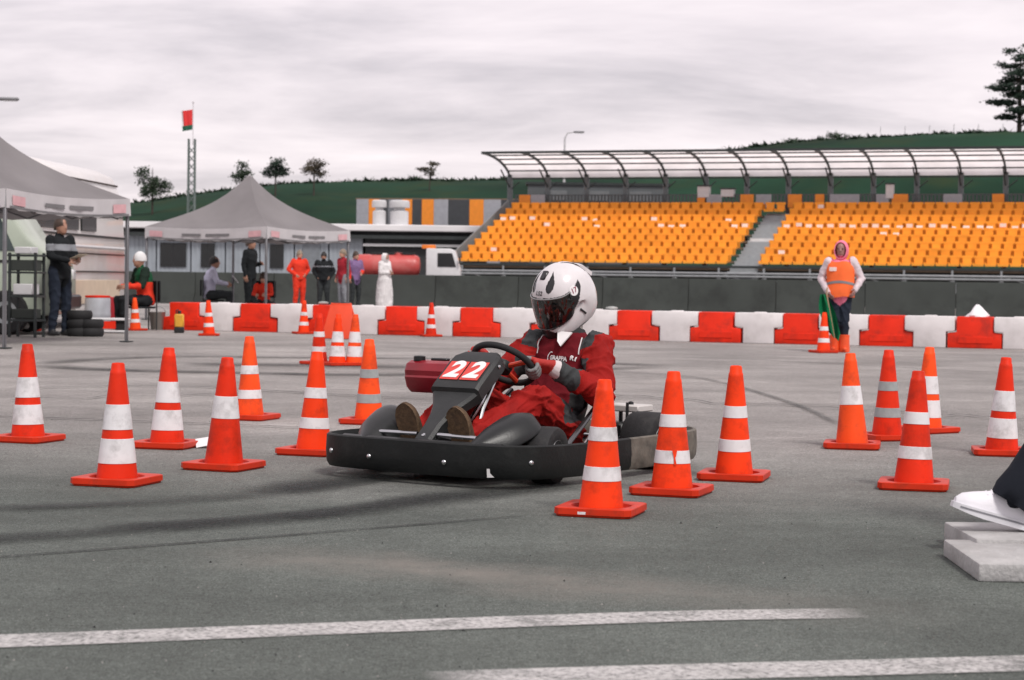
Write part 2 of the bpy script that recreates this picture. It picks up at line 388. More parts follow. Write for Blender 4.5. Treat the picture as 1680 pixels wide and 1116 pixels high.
TYPES = {'narrow': [(.365, .475), (.672, .785)], 'wide': [(.355, .575), (.650, .865)], 'single': [(.36, .57)]}
def cone(u, v, ty, label, shade=0, gray=False, rot=None, tilt=None, scale=1.0):
    p = G(u, v)
    c = thing('traffic_cone', label, 'traffic cone', (p.x, p.y, .001), R(rot if rot is not None else random.uniform(0, 90)), 'traffic cones set out on the asphalt')
    lean = (random.gauss(0, .022), random.gauss(0, .022), random.uniform(0, 6)); sx_ = random.uniform(.965, 1.035)
    link('base', CB, c); qs = [link('body', CBODY[shade], c)]
    for f0, f1 in TYPES[ty]: qs.append(link('reflective_band', band_mesh(f0, f1, gray), c))
    for q_ in qs: q_.rotation_euler = (lean[0], lean[1], 0); q_.scale = (sx_, 2 - sx_, 1)
    c.scale = (scale,) * 3
    return c
cA = cone(986, 843, 'narrow', 'bright orange cone with two narrow white bands overlapping the kart side beside the driver', 0, rot=-17)
cB = cone(1102, 810, 'narrow', 'orange cone by the kart tail whose lower white band is torn through', 0, rot=-20)
cone(1204, 786, 'narrow', 'orange cone with narrow white bands just behind the kart tail', 0, rot=-15)
cone(1499, 801, 'narrow', 'orange cone with narrow white bands closest to the concrete slabs and white shoe', 1, rot=-14)
cE = cone(1398, 735, 'single', 'orange cone with one broad white band left of the cone with dull grey bands', 2, rot=-12)
cone(1455, 721, 'narrow', 'darker red cone with two dull grey bands, partly behind other cones', 1, True, rot=20)
cone(1521, 709, 'wide', 'cone with broad white bands and a grey wire, half hidden behind a narrow banded cone', 2, rot=35)
cone(1643, 746, 'wide', 'cone with two broad white bands standing beyond the dark trouser leg', 1, rot=-10)
cone(192, 794, 'wide', 'front cone of the far kart side cluster with creased broad lower white band', 1, rot=-17)
cone(46, 724, 'wide', 'cone with two clean broad white bands at the outer end of its cluster', 1, rot=-20)
cK = cone(274, 734, 'wide', 'cone with broad white bands and white paper scrap lying at its base', 1, rot=-15)
cone(367, 769, 'single', 'dark red cone with a single broad white band and plain lower body', 1, rot=-22)
cone(410, 688, 'narrow', 'pale orange narrow banded cone standing behind the single banded dark red cone', 2, rot=-20)
cone(514, 745, 'narrow', 'cone with narrow white bands touching the front bumper corner of the kart', 0, rot=-20)
cone(605, 695, 'narrow', 'cone with two dull grey bands behind the kart front fender', 2, True, rot=-15)
cone(47, 543.5, 'narrow', 'small far cone in front of the pale van and standing man in black', 2)
cone(222, 542.5, 'narrow', 'small far cone beside the seated figure in red near the coach', 2)
cone(343, 551, 'narrow', 'small far cone before the barrier row beneath the seated man in lavender', 0)
cone(498, 548, 'narrow', 'small far cone before a white barrier block below the person in orange overalls', 0)
cone(707, 552.5, 'narrow', 'small far cone alone before the white barrier, dark topped', 1)
cone(1351, 579, 'narrow', 'far cone standing right at the marshal feet below the green flag', 0)
cone(523, 598, 'narrow', 'outer cone of the tight trio on the tyre-marked asphalt, slightly apart', 1)
cone(553, 600, 'wide', 'middle cone of the tight trio on the tyre-marked asphalt', 0)
cone(581, 600, 'wide', 'cone of the tight trio standing next to the lone grey banded cone', 2)
# damage and details on single cones
g = Geo(); MR = CONE_RED[0]
zt = CH - .672 * (CH - .025); zb = CH - .785 * (CH - .025)
camdir = math.atan2(-cB.location.y, -cB.location.x) - cB.rotation_euler.z + .12
pp = []
for k, (a, zz) in enumerate([(-.13, zt + .002), (.16, zt + .002), (.10, (zt + zb) / 2 + .008), (.05, (zt + zb) / 2), (.12, zb - .002), (-.02, zb - .002), (-.03, (zt + zb) / 2)]):
    r = crad(zz) + .0035; pp.append((r * math.cos(camdir + a), r * math.sin(camdir + a), zz))
g.add(pp, [tuple(range(7))]); g.obj('torn_patch', MR, cB, smooth=False)
g = Geo(); a = math.atan2(-cA.location.y, -cA.location.x) - cA.rotation_euler.z
g.box((-.04, -.1605, .017), (.035, .003, .012), .001); g.obj('label_sticker', BAND_W, cA)
g = Geo(); p = G(322, 736); q = [(0, 0), (.09, .02), (.11, .10), (.05, .13), (-.02, .09)]
g.prism([(a_, b_) for a_, b_ in q], .002)
for i, vv in enumerate(g.v): g.v[i] = (vv[0], vv[1], vv[2] + .012 * math.sin(vv[0] * 50) ** 2 + vv[1] * .35)
o = g.obj('paper_scrap', mat('paper_white', (.72, .71, .72), .7, var=.05)); o.location = (p.x, p.y, .0035); tag(o, 'crumpled white paper scrap on the asphalt beside a broad banded cone', 'paper')
# grey wire leaning on the cone
c = [q for q in COL.objects if q.get('label', '').startswith('cone with broad white bands and a grey wire')][0]
g = Geo(); g.tube([(.085, .02, .30), (.11, .03, .31), (.135, .035, .27), (.14, .04, .2), (.12, .05, .1), (.125, .06, .034)], .004, 6); g.obj('wire', mat('dull_wire', (.12, .13, .13), .4, .6), c)

# ------------------------------------------------------------------ track edge barrier blocks
BA, BBp = G(285, 541), G(1680, 573); bd = (BBp - BA); bd.z = 0; bd.normalize(); bn = Vector((-bd.y, bd.x, 0))
if bn.y > 0: bn = -bn          # towards the camera
BYAW = math.atan2(bd.y, bd.x)
BRED = mat('barrier_red_plastic', (.76, .030, .010), .5, var=.12, vscale=3, dirt=(.22, .025, .018), dscale=3.5, damt=.6, bump=.05, bscale=12, spec=.2)
BWHT = mat('barrier_white_plastic', (.74, .71, .71), .5, var=.07, vscale=3, dirt=(.45, .42, .40), dscale=3.5, damt=.35, bump=.05, bscale=12, spec=.3)
def tline(u):
    d = ray(u, 540); # intersect vertical plane of ray with barrier line
    den = bd.x * d.y - bd.y * d.x
    return (d.x * BA.y - d.y * BA.x) / den if abs(den) > 1e-9 else 0
us = [310, 421, 540, 659, 781, 905, 1036, 1167, 1307, 1450, 1600]
ts = [tline(u) for u in us]; per = (ts[-1] - ts[0]) / (len(ts) - 1)
BH, BT = .475, .36
t0 = ts[0]
red_n = {0: 'red stepped barrier block with a yellow canister in front at the row end', 1: 'red stepped barrier block below the child in red',
         2: 'red stepped barrier block behind the tight trio of cones', 3: 'red stepped barrier block next to the small dark topped cone', 4: 'red stepped barrier block seen over the steering wheel',
         5: 'red stepped barrier block behind the driver helmet chin', 6: 'red stepped barrier block seen past the driver shoulder', 7: 'red stepped barrier block between driver and marshal, second from the marshal',
         8: 'red stepped barrier block behind the marshal with the flag', 9: 'red stepped barrier block next beyond the marshal, clear of other things', 10: 'red stepped barrier block under the white cloth heap'}
wht_n = ['white barrier block under the seated man in lavender, behind a small cone', 'white barrier block below the person in red-orange overalls', 'white barrier block below the white robed person', 'white barrier block with the dark topped small cone in front', 'white barrier block just before the driver helmet visor', 'white barrier block mostly hidden behind the driver helmet', 'white barrier block between the two red ones beside the driver shoulder', 'white barrier block two blocks from the marshal on the driver side', 'white barrier block directly behind the marshal legs', 'white barrier block between the clear red block and the cloth topped red block', 'white barrier block beyond the cloth heap at the visible row end']
def prism_up(poly, depth):     # polygon given in (x,z), extruded along y
    g = Geo(); M_ = Matrix(((1, 0, 0, 0), (0, 0, -1, depth / 2), (0, 1, 0, 0), (0, 0, 0, 1)))
    g.prism(poly, depth, M=M_, bev=.014); return g
w1, w2 = .80 * per / 2 * .80, .50 * per / 2 * .88    # lower and upper half widths of red
w1 = per * .305; w2 = per * .205
rp = [(-w1, 0), (w1, 0), (w1, BH * .47), (w2, BH * .50), (w2, BH), (-w2, BH), (-w2, BH * .50), (-w1, BH * .47)]
hg = .016
a1, a2 = per / 2 - w1 - hg, per / 2 - w2 - hg
wp = [(-a1, 0), (a1, 0), (a1, BH * .48 + hg), (a2, BH * .51 + hg), (a2, BH), (-a2, BH), (-a2, BH * .51 + hg), (-a1, BH * .48 + hg)]
rm = prism_up(rp, BT).mesh('barrier_red', BRED); wm = prism_up(wp, BT).mesh('barrier_white', BWHT)
gi = Geo(); gi.box((0, -BT / 2 - .004, BH * .26), (w1 * 1.3, .012, .10), .004); inset_r = gi.mesh('panel', BRED)
gi = Geo(); gi.box((0, 0, BH + .006), (.18, .12, .016), .005); lid_w = gi.mesh('filler_lid', BWHT)
for k in range(0, 12):
    t = t0 + per * k; p = BA + bd * t - bn * BT / 2 * 0
    o = thing('barrier_block', red_n.get(k, 'red stepped barrier block out along the row past the cloth heap'), 'barrier', (p.x + random.uniform(-.012, .012), p.y + random.uniform(-.03, .03), 0), BYAW + random.uniform(-.012, .012), 'interlocking barrier blocks along the track edge')
    link('block', rm, o); link('panel', inset_r, o)
    if k < 11:
        p = BA + bd * (t + per / 2)
        o = thing('barrier_block', wht_n[k], 'barrier', (p.x + random.uniform(-.012, .012), p.y + random.uniform(-.03, .03), 0), BYAW + random.uniform(-.012, .012), 'white interlocking barrier blocks')
        link('block', wm, o); link('filler_lid', lid_w, o)
# white cloth heap on the barrier, small grey rag
p = BA + bd * (t0 + per * 10 + .03)
g = Geo(); rings = []
for i, (r, z) in enumerate([(.17, 0), (.165, .02), (.12, .07), (.07, .13), (.035, .17), (.02, .185)]):
    rings.append([(r * (1 + .16 * math.sin(3 * a_ + i)) * math.cos(a_), r * .8 * (1 + .16 * math.sin(3 * a_ + i)) * math.sin(a_), z) for a_ in [2 * math.pi * j / 16 for j in range(16)]])
g.loft(rings); o = g.obj('cloth_heap', mat('white_cloth', (.75, .74, .76), .8, var=.05, bump=.3, bscale=30)); o.location = (p.x, p.y, BH + .001)
tag(o, 'white cloth heaped to a point on top of a red barrier block', 'cloth')
p = BA + bd * (tline(1003)); g = Geo(); g.ellipsoid((0, 0, .03), (.10, .06, .03), 12, 8); o = g.obj('rag', mat('grey_rag', (.35, .36, .35), .9, var=.2, bump=.4)); o.location = (p.x, p.y, BH); tag(o, 'small grey rag lying on white barrier top beside the driver', 'rag')
p = BA + bd * (tline(530)); g = Geo(); g.ellipsoid((0, 0, .03), (.09, .06, .03), 12, 8); o = g.obj('rag', mat('grey_rag', (.35, .36, .35), .9)); o.location = (p.x, p.y, BH); tag(o, 'small grey rag on barrier top below the man in black jacket', 'rag')
# folding A-board of orange plastic next to trio of cones
p = G(560, 556); o = thing('hazard_board', 'plain orange A-frame hazard board folded open behind the trio of cones', 'hazard board', (p.x, p.y, 0), R(-20))
OB = mat('board_orange', (.80, .07, .02), .45, var=.08, dirt=(.5, .06, .03), damt=.3)
for s in (-1, 1):
    g = Geo(); M_ = Matrix.Translation((0, s * .13, 0)) @ Matrix.Rotation(s * R(14), 4, 'X'); g.prism([(-.27, 0), (.27, 0), (.17, .56), (-.17, .56)], .03, M=M_ @ Matrix.Rotation(R(90), 4, 'X'), bev=.006); g.obj('panel', OB, o)
g = Geo(); g.box((0, 0, .545), (.30, .05, .03), .01); g.obj('hinge', mat('black_plastic', (.012, .013, .014), .45), o)

# ------------------------------------------------------------------ dark wall along the far track
DARKW = mat('dark_concrete', (.034, .040, .036), .85, var=.22, vscale=.8, bump=.3, bscale=25, dirt=(.012, .014, .013), dscale=1.2, damt=.7)
wa, wb = P(196, 450, 64.0), P(1720, 464, 58.0); wv = (wb - wa); wv.z = 0; wl = wv.length; wv.normalize(); wy = math.atan2(wv.y, wv.x)
wall = thing('track_wall', 'long low dark concrete wall running behind the red and white barriers', 'wall', (wa.x, wa.y, 0), wy)
npn = 11
for i in range(npn):
    g = Geo(); L_ = wl / npn; g.prism([(-.30, 0), (.30, 0), (.27, .12), (.13, .35), (.10, 1.0), (.08, 1.03), (-.08, 1.03), (-.10, 1.0), (-.13, .35), (-.27, .12)], L_ - .02, M=frame((i * L_ + .01, 0, 0), (0, 1, 0), (0, 0, 1), (1, 0, 0)))
    g.obj('wall_segment', DARKW, wall)

# ------------------------------------------------------------------ grandstand
th = R(20); ga = Vector((math.cos(th), -math.sin(th), 0)); gb = Vector((math.sin(th), math.cos(th), 0))
g0 = P(750, 452, 84.0); GO = Vector((g0.x, g0.y, 0))
stand = thing('grandstand', 'long grandstand of orange seats below a curved translucent canopy', 'grandstand', GO, -th)
STEEL = mat('galvanised_steel', (.34, .36, .37), .45, .5, var=.12, vscale=4)
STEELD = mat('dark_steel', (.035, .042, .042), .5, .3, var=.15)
GREYD = mat('stand_step_grey', (.17, .12, .08), .7, var=.15, vscale=2)
ORNG = mat('seat_orange', (.92, .375, .045), .5, var=.12, vscale=.9, dirt=(.66, .24, .03), dscale=1.5, damt=.5, spec=.2)
ROWS, RISE, RUN, PIT, Z0 = 9, .295, .78, .475, 1.50
def seat_geo(g, M):
    g.box((0, .19, .0), (.43, .38, .035), 0, M)
    g.box((0, .39, .16), (.34, .03, .30), 0, M); g.box((0, .385, .30), (.43, .03, .09), 0, M)
    g.box((-.205, .20, .03), (.02, .36, .05), 0, M); g.box((.205, .20, .03), (.02, .36, .05), 0, M)
    g.box((0, .01, -.045), (.42, .025, .075), 0, M)
gs = Geo(); seat_geo(gs, None); seat_me = gs.mesh('seat', ORNG, smooth=False)
rest = Geo(); LW = 25; T_ST0, T_ST1 = LW * PIT + .05, LW * PIT + 1.30; NR = 26
CARD = mat('white_card', (.8, .78, .76), .6, var=.04)
card = Geo(); card.box((0, .365, .13), (.26, .012, .15)); card_me = card.mesh('seat_card', CARD, smooth=False)
for r in range(ROWS):
    z = Z0 + r * RISE + .26; y = r * RUN
    xs = [.25 + i * PIT for i in range(LW)] + [T_ST1 + .22 + i * PIT for i in range(NR)]
    if r == ROWS - 1: xs += [T_ST0 + .24 + i * PIT for i in range(2)]
    for i, xx in enumerate(xs):
        if r < 6: link('seat', seat_me, stand).location = (xx, y, z)
        else: seat_geo(rest, Matrix.Translation((xx, y, z)))
        wc = (r == 5 and i >= LW) or (r == 5 and i < LW and random.random() < .45) or (r == 6 and i < LW and random.random() < .22) or (r not in (5, 6) and random.random() < .015)
        if wc:
            o = link('seat_card', card_me, stand); o.location = (xx + random.uniform(-.04, .04), y + random.uniform(-.03, 0), z + random.uniform(-.02, .02)); o.rotation_euler = (random.uniform(-.2, .1), 0, random.uniform(-.15, .15))
stuff(rest.obj('seat', ORNG, stand, smooth=False))
TOT = T_ST1 + NR * PIT + .3
for (x0, x1) in ((0, T_ST0), (T_ST1, TOT)):
    for r in range(ROWS):
        g = Geo(); g.box(((x0 + x1) / 2, r * RUN + RUN / 2, Z0 + r * RISE - .04), (x1 - x0, RUN - .01, .08)); g.obj('terrace', GREYD, stand, smooth=False)
        g = Geo(); g.box(((x0 + x1) / 2, r * RUN + .47, Z0 + r * RISE + .40), (x1 - x0, .03, .26)); g.obj('gap_shade_board', mat('seat_gap_shade', (.60, .235, .03), .6, var=.2, vscale=1.2, spec=.2), stand, smooth=False)  # board added behind the seat gaps, coloured like seat orange in shadow
for k in range(ROWS * 2):
    g = Geo(); rr = k / 2; g.box(((T_ST0 + T_ST1) / 2, rr * RUN + .2 - .25, Z0 + rr * RISE - .16), (T_ST1 - T_ST0 - .06, .40, .05)); g.box(((T_ST0 + T_ST1) / 2, rr * RUN + .2 - .05, Z0 + rr * RISE - .085), (T_ST1 - T_ST0 - .08, .03, .12)); g.obj('stair_tread', mat('stair_grey', (.33, .35, .36), .6, var=.1) if k != 9 else mat('stair_pale', (.6, .6, .6), .6), stand, smooth=False)
g = Geo()
for xx in (T_ST0 + .03, T_ST1 - .03): g.prism([(-.3, Z0 - .30), (7.0, Z0 + 9 * RISE - .3), (7.0, Z0 + 9 * RISE - .5), (-.3, Z0 - .55)], .03, M=frame((xx, 0, 0), (0, 1, 0), (0, 0, 1), (1, 0, 0)))
g.obj('stair_stringer', STEEL, stand, smooth=False)
g = Geo(); g.prism([(-.3, Z0 - .52), (7.0, Z0 + 9 * RISE - .48), (7.0, Z0 + 9 * RISE - .54), (-.3, Z0 - .58)], T_ST1 - T_ST0 - .1, M=frame((T_ST0 + .05, 0, 0), (0, 1, 0), (0, 0, 1), (1, 0, 0))); g.obj('stair_soffit', mat('stair_grey', (.33, .35, .36)), stand, smooth=False)
# side panel with grey step flank at the open end
g = Geo(); g.prism([(-.2, Z0 - .1), (-.2, Z0 + .35), (7.2, Z0 + 9 * RISE + .45), (7.2, Z0 + 9 * RISE - 1.6)], .05, M=frame((-.35, 0, 0), (0, 1, 0), (0, 0, 1), (1, 0, 0))); g.obj('side_panel', mat('flank_grey', (.20, .21, .21), .65, var=.15, vscale=1), stand, smooth=False)
# understructure
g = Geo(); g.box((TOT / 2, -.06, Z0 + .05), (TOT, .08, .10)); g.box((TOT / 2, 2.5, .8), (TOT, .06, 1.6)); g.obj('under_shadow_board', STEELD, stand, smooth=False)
for zz in (1.28, 1.16):
    g = Geo(); g.tube([(-.5, -.35, zz), (TOT, -.35, zz)], .045, 8); g.obj('rail', STEEL, stand)
g = Geo(); g.tube([(-.5, -.1, .98), (TOT, -.1, .98)], .03, 6); g.obj('rail', STEEL, stand)
for k in range(int(TOT / 1.88) + 1):
    xx = .3 + k * 1.88; g = Geo()
    g.tube([(xx, -.2, 0), (xx, -.2, Z0)], .045, 6)
    for s in (-1, 1): g.tube([(xx + s * .3, -.15, .62), (xx, -.15, 1.16)], .04, 6)
    g.box((xx, -.15, .78), (.5, .03, .34)); g.obj('trestle', STEEL, stand)
    if k % 3 == 0:
        g = Geo(); g.tube([(xx, -.25, 1.3), (xx + 1.88, -.25, .75)], .022, 6); g.obj('brace', STEEL, stand)
# fence with coloured panels behind the top row
FY = ROWS * RUN + .15; FZ = Z0 + ROWS * RISE + .05
DGR = mat('fence_dark_grey', (.075, .085, .09), .6, var=.12); LGR = mat('panel_light_grey', (.33, .34, .37), .6, var=.08); OPN = mat('panel_orange', (.82, .26, .02), .5, var=.07)
g = Geo(); g.box((TOT / 2, FY + .05, FZ + .25), (TOT, .03, .10)); g.box((TOT / 2, FY, FZ + .62), (TOT, .05, .05)); 
nb = int(TOT / .16)
for i in range(nb): g.box((i * .16 + .05, FY, FZ + .30), (.085, .03, .66))
stuff(g.obj('fence_bars', DGR, stand, smooth=False))
for (x, w, mm_) in [(.5, .55, OPN), (1.15, .7, LGR), (8.9, .35, OPN), (9.5, .7, LGR), (11.0, .6, OPN), (11.75, .7, LGR), (13.15, .62, OPN), (14.25, .4, OPN), (15.35, 1.3, LGR), (17.0, .55, LGR), (17.75, .7, OPN), (20.0, .8, LGR), (21.9, .5, OPN), (24.0, .5, LGR)]:
    g = Geo(); g.box((x, FY - .06, FZ + .33), (w, .04, .60), .01); g.obj('fence_panel', mm_, stand)
# columns, ribs, purlins, canopy skin
CY, Q = FY + .35, 3.6
def canopy_pt(s):      # s 0 at the column, 1 at the front tip (local y, z)
    a_ = s * math.pi / 2; return CY - Q * (1 - math.cos(a_)) ** .9, 5.66 + .98 * math.sin(a_) ** .95
ncol = 15
prof = [canopy_pt(i / 14) for i in range(15)]
for k in range(ncol):
    xx = -.40 + k * 1.88
    g = Geo(); g.box((xx, CY + .05, 2.9), (.22, .2, 5.8), .02); g.obj('column', mat('column_grey', (.13, .145, .15), .55, .2), stand)
    g = Geo(); rings = []
    for (y, z) in prof: rings.append([(xx - .04, y, z - .02), (xx + .04, y, z - .02), (xx + .04, y, z - .12), (xx - .04, y, z - .12)])
    g.loft(rings); g.tube([(xx, CY, 5.2), (xx, CY - 1.2, 5.95)], .035, 6); g.tube([(xx, CY, 5.05), (xx + .5, CY - .1, 5.45)], .025, 6); g.obj('rib', STEELD, stand, smooth=False)
x0, x1 = -.40, -.40 + (ncol - 1) * 1.88
for s in (0, .22, .42, .60, .78, 1.0):
    y, z = canopy_pt(s); g = Geo(); g.box(((x0 + x1) / 2, y, z - .055), (x1 - x0 + .12, .06, .06 if s < 1 else .11)); g.obj('purlin', STEELD, stand, smooth=False)
def translucent(name, c, tr=.6):
    m = bpy.data.materials.new(name); m.use_nodes = True; t = m.node_tree; t.nodes.clear(); o = t.nodes.new('ShaderNodeOutputMaterial'); L = t.links.new
    a = t.nodes.new('ShaderNodeBsdfTranslucent'); d = t.nodes.new('ShaderNodeBsdfDiffuse'); mm = t.nodes.new('ShaderNodeMixShader'); mm.inputs[0].default_value = tr
    n = t.nodes.new('ShaderNodeTexNoise'); n.inputs['Scale'].default_value = 1.2; n.inputs['Detail'].default_value = 5; co = t.nodes.new('ShaderNodeTexCoord'); L(co.outputs['Object'], n.inputs['Vector'])
    r = t.nodes.new('ShaderNodeMapRange'); r.inputs[1].default_value = .3; r.inputs[2].default_value = .7; r.inputs[3].default_value = .88; r.inputs[4].default_value = 1.06; L(n.outputs['Fac'], r.inputs[0])
    v = t.nodes.new('ShaderNodeVectorMath'); v.operation = 'SCALE'; v.inputs[0].default_value = c; L(r.outputs[0], v.inputs['Scale'])
    L(v.outputs[0], a.inputs[0]); L(v.outputs[0], d.inputs[0]); L(d.outputs[0], mm.inputs[1]); L(a.outputs[0], mm.inputs[2]); L(mm.outputs[0], o.inputs[0]); return m
SKIN = translucent('canopy_polycarbonate', (.93, .89, .88), .85)
for k in range(ncol - 1):
    xa, xb = -.40 + k * 1.88 + .03, -.40 + (k + 1) * 1.88 - .03; g = Geo()
    g.loft([[(xa, y, z), (xb, y, z)] for y, z in prof], closed=False, cap=False); g.obj('canopy_panel', SKIN, stand, angle=60)
# cameras / loudspeakers hung on the columns
WB = mat('white_box', (.60, .60, .61), .5, var=.05)
for x, z, w, h in ((9.0, 4.95, .55, .5), (10.1, 4.9, .6, .34), (17.3, 4.95, .34, .62)):
    o = thing('equipment_cabinet', 'white equipment cabinet on the column above the orange seats with dark lid' if x < 10 else 'low wide white cabinet next to the squarer one under the canopy' if x < 12 else 'tall narrow white cabinet fixed beside a canopy column', 'cabinet', GO + ga * x + gb * (CY - .3) + Vector((0, 0, z - .3)), -th)
    g = Geo(); g.box((0, 0, .3), (w, .3, h), .02); g.obj('case', WB, o); g = Geo(); g.box((0, 0, .3 + h / 2 + .03), (w + .08, .36, .05), .01); g.obj('lid', STEELD, o); g = Geo(); g.box((0, .2, .3), (.1, .12, .1)); g.obj('bracket', STEEL, o)
# ------------------------------------------------------------------ hill
crest = [(-900, 352), (-300, 350), (0, 347), (205, 338), (330, 318), (450, 304), (640, 299), (820, 297), (950, 288), (1100, 268), (1240, 243), (1350, 231), (1500, 225), (1680, 220), (2100, 214), (2700, 212)]
cu = [c[0] for c in crest]; cv = [c[1] for c in crest]
GRASS = mat('dark_grass', (.011, .036, .020), .95, var=.55, vscale=.06, bump=.5, bscale=6.0, dirt=(.030, .042, .016), dscale=.16, damt=.7, spec=.1)
def hill_h(u, D):
    p = P(u, np.interp(u, cu, cv), 170.0); hc = p.z
    s = min(max((D - 104) / 66.0, 0), 1); s = s * s * (3 - 2 * s)
    if D > 170: s = 1 - .0009 * (D - 170)
    q = P(u, 450, D)
    return q.x, D, hc * s + (mnoise.noise(Vector((q.x * .06, D * .06, 0))) * 1.0 + mnoise.noise(Vector((q.x * .3, D * .3, 5))) * .35) * s * (1 if D < 165 else .35) - .05
g = Geo(); rings = []
for D in [102, 106, 110, 114, 118, 123, 128, 133, 138, 143, 148, 153, 158, 162, 166, 170, 176, 185, 200, 240, 320, 450]:
    rings.append([hill_h(u, D) for u in range(-900, 2701, 24)])
g.loft(rings, closed=False, cap=False); struct(g.obj('hill', GRASS))
g = Geo()
for k in range(4500):
    u = random.uniform(-100, 1760); D = random.uniform(166, 173); x, y, z = hill_h(u, D)
    hh = random.uniform(.10, .24) * (2.2 if D > 166 and random.random() < .12 else 1); a_ = random.uniform(0, 6.28); w = random.uniform(.10, .3)
    for q in range(3):
        b_ = a_ + q * 2.1; dx_, dy_ = math.cos(b_), math.sin(b_)
        g.add([(x - dy_ * w, y + dx_ * w, z - .05), (x + dy_ * w, y - dx_ * w, z - .05), (x + dx_ * hh * 1.2 + dy_ * w, y + dy_ * hh * .9, z + hh)], [(0, 1, 2)])
stuff(tag(g.obj('grass_tufts', mat('tall_grass', (.018, .040, .020), .9, var=.3, vscale=.4), smooth=False), 'rough dark grass and weeds growing over the hill', 'grass'))
# fence posts on the crest
for k, u in enumerate(range(1440, 1660, 40)):
    x, y, z = hill_h(u, 172); o = thing('fence_post', 'thin post of the wire fence along the hill crest', 'fence post', (x, y, z - .2), 0, 'fence posts on the hill crest')
    g = Geo(); g.tube([(0, 0, 0), (0, 0, 1.2), (0, -.12, 1.4)], .02, 6); g.obj('post', STEEL, o); g = Geo(); g.box((0, 0, .2), (.2, .2, .12)); g.obj('footing', GREYD, o)

# ------------------------------------------------------------------ trees
LEAFD = mat('leaf_dark', (.016, .036, .022), .7, var=.5, vscale=1.2); LEAFM = mat('leaf_mid', (.034, .058, .030), .7, var=.5, vscale=1.2); LEAFB = mat('leaf_brownish', (.075, .062, .042), .7, var=.5, vscale=1.2)
BARK = mat('bark', (.05, .04, .032), .9, var=.3, bump=.5, bscale=12)
def tree(u, D, vbase, label, height, blobs, nleaf, leafm, leaf=.16, flat=1.0, name='leafy_tree', lean=0.0):
    b0 = P(u, vbase, D); bz = min(b0.z, hill_h(u, D)[2]) - .3
    o = thing(name, label, 'tree', (b0.x, b0.y, bz)); H = height + (b0.z - bz)
    g = Geo(); off = b0.z - bz
    g.tube([(0, 0, 0), (lean * .3, 0, off + height * .3), (lean * .6, .05, off + height * .6), (lean, 0, off + height * .93)], [height * .03, height * .024, height * .016, height * .006], 8)
    for (bx_, by_, bz_, rx, ry, rz) in blobs:
        z0 = off + bz_ * .82; f = z0 / H; g.tube([(lean * f, 0, z0 - .3), ((lean * f + bx_) / 2, by_ / 2, z0), (bx_, by_, off + bz_)], [height * .012, height * .008, .015], 5)
    g.obj('trunk', BARK, o)
    g = Geo(); rs = random.Random(int(u * 7 + D))
    tot = sum(b[3] * b[4] * b[5] for b in blobs)
    for (bx_, by_, bz_, rx, ry, rz) in blobs:
        n = int(nleaf * rx * ry * rz / tot) + 20
        nc = max(4, n // 22)
        for c_ in range(nc):
            while True:
                p = Vector((rs.uniform(-1, 1), rs.uniform(-1, 1), rs.uniform(-1, 1)))
                if .35 < p.length < 1: break
            cc = Vector((bx_ + p.x * rx, by_ + p.y * ry, off + bz_ + p.z * rz))
            for q in range(22):
                pp_ = cc + Vector((rs.gauss(0, leaf * 1.5), rs.gauss(0, leaf * 1.5), rs.gauss(0, leaf * 1.0 * flat)))
                d1 = Vector((rs.gauss(0, 1), rs.gauss(0, 1), rs.gauss(0, .6 * flat))).normalized(); d2 = d1.cross(Vector((rs.gauss(0, 1), rs.gauss(0, 1), rs.gauss(0, 1)))).normalized()
                s_ = leaf * rs.uniform(.5, 1.1); g.add([pp_ - d1 * s_, pp_ + d2 * s_ * .45, pp_ + d1 * s_, pp_ - d2 * s_ * .45], [(0, 1, 2, 3)])
    g.obj('crown', leafm, o, smooth=False)
    return o
pads = []
rs = random.Random(3)
for i in range(17):
    z = 1.2 + i * .40; w = (2.7 - abs(z - 3.6) * .42) if z < 6.6 else 1.1
    a_ = i * 2.3; pads.append((math.cos(a_) * w * .62, math.sin(a_) * w * .6, z, max(.45, w * .55), max(.45, w * .5), .26))
tree(1672, 168, 222, 'tall dark pine with layered boughs on the hill above the grandstand', 7.6, pads, 11000, LEAFD, .16, .5, 'pine_tree')
tree(250, 150, 333, 'bushy tree with brownish side on the hill between the two tents', 2.9, [(-.7, 0, 2.0, .45, .5, .9), (-.4, 0, 1.2, .55, .6, .6), (.45, 0, 1.5, .75, .7, .55), (.9, 0, 1.2, .5, .5, .5), (0, 0, .8, .8, .6, .5)], 2600, LEAFM, .12)
tree(397, 150, 322, 'small tree crown peeking above the grey tent peak', 2.7, [(-.05, 0, 2.3, .35, .35, .3), (.25, 0, 1.7, .45, .4, .35), (-.3, 0, 1.4, .4, .4, .4)], 1100, LEAFM, .11)
tree(452, 152, 306, 'dark round tree on the hill just right of the tent peak', 2.3, [(.1, 0, 1.8, .5, .5, .4), (-.35, 0, 1.1, .6, .5, .42), (.45, 0, 1.2, .5, .5, .4)], 1700, LEAFD, .12)
tree(515, 152, 304, 'thin brownish tree on the hill left of the panelled building', 2.2, [(.2, 0, 1.6, .65, .5, .42), (-.4, 0, 1.2, .5, .5, .38), (.5, 0, 1.0, .5, .4, .3)], 1500, LEAFB, .11)
tree(704, 155, 301, 'sparse windswept tree standing on the hill crest', 1.9, [(.3, 0, 1.5, .45, .3, .16), (-.25, 0, 1.1, .55, .3, .15), (.1, 0, .8, .4, .3, .15), (-.6, 0, 1.15, .3, .2, .1)], 700, LEAFB, .11, .5, lean=.3)
tree(1372, 172, 233, 'low scrubby bush sticking up from the hill crest above the canopy', 1.1, [(-.3, 0, .6, .6, .4, .35), (.4, 0, .4, .7, .4, .25)], 700, LEAFM, .10)
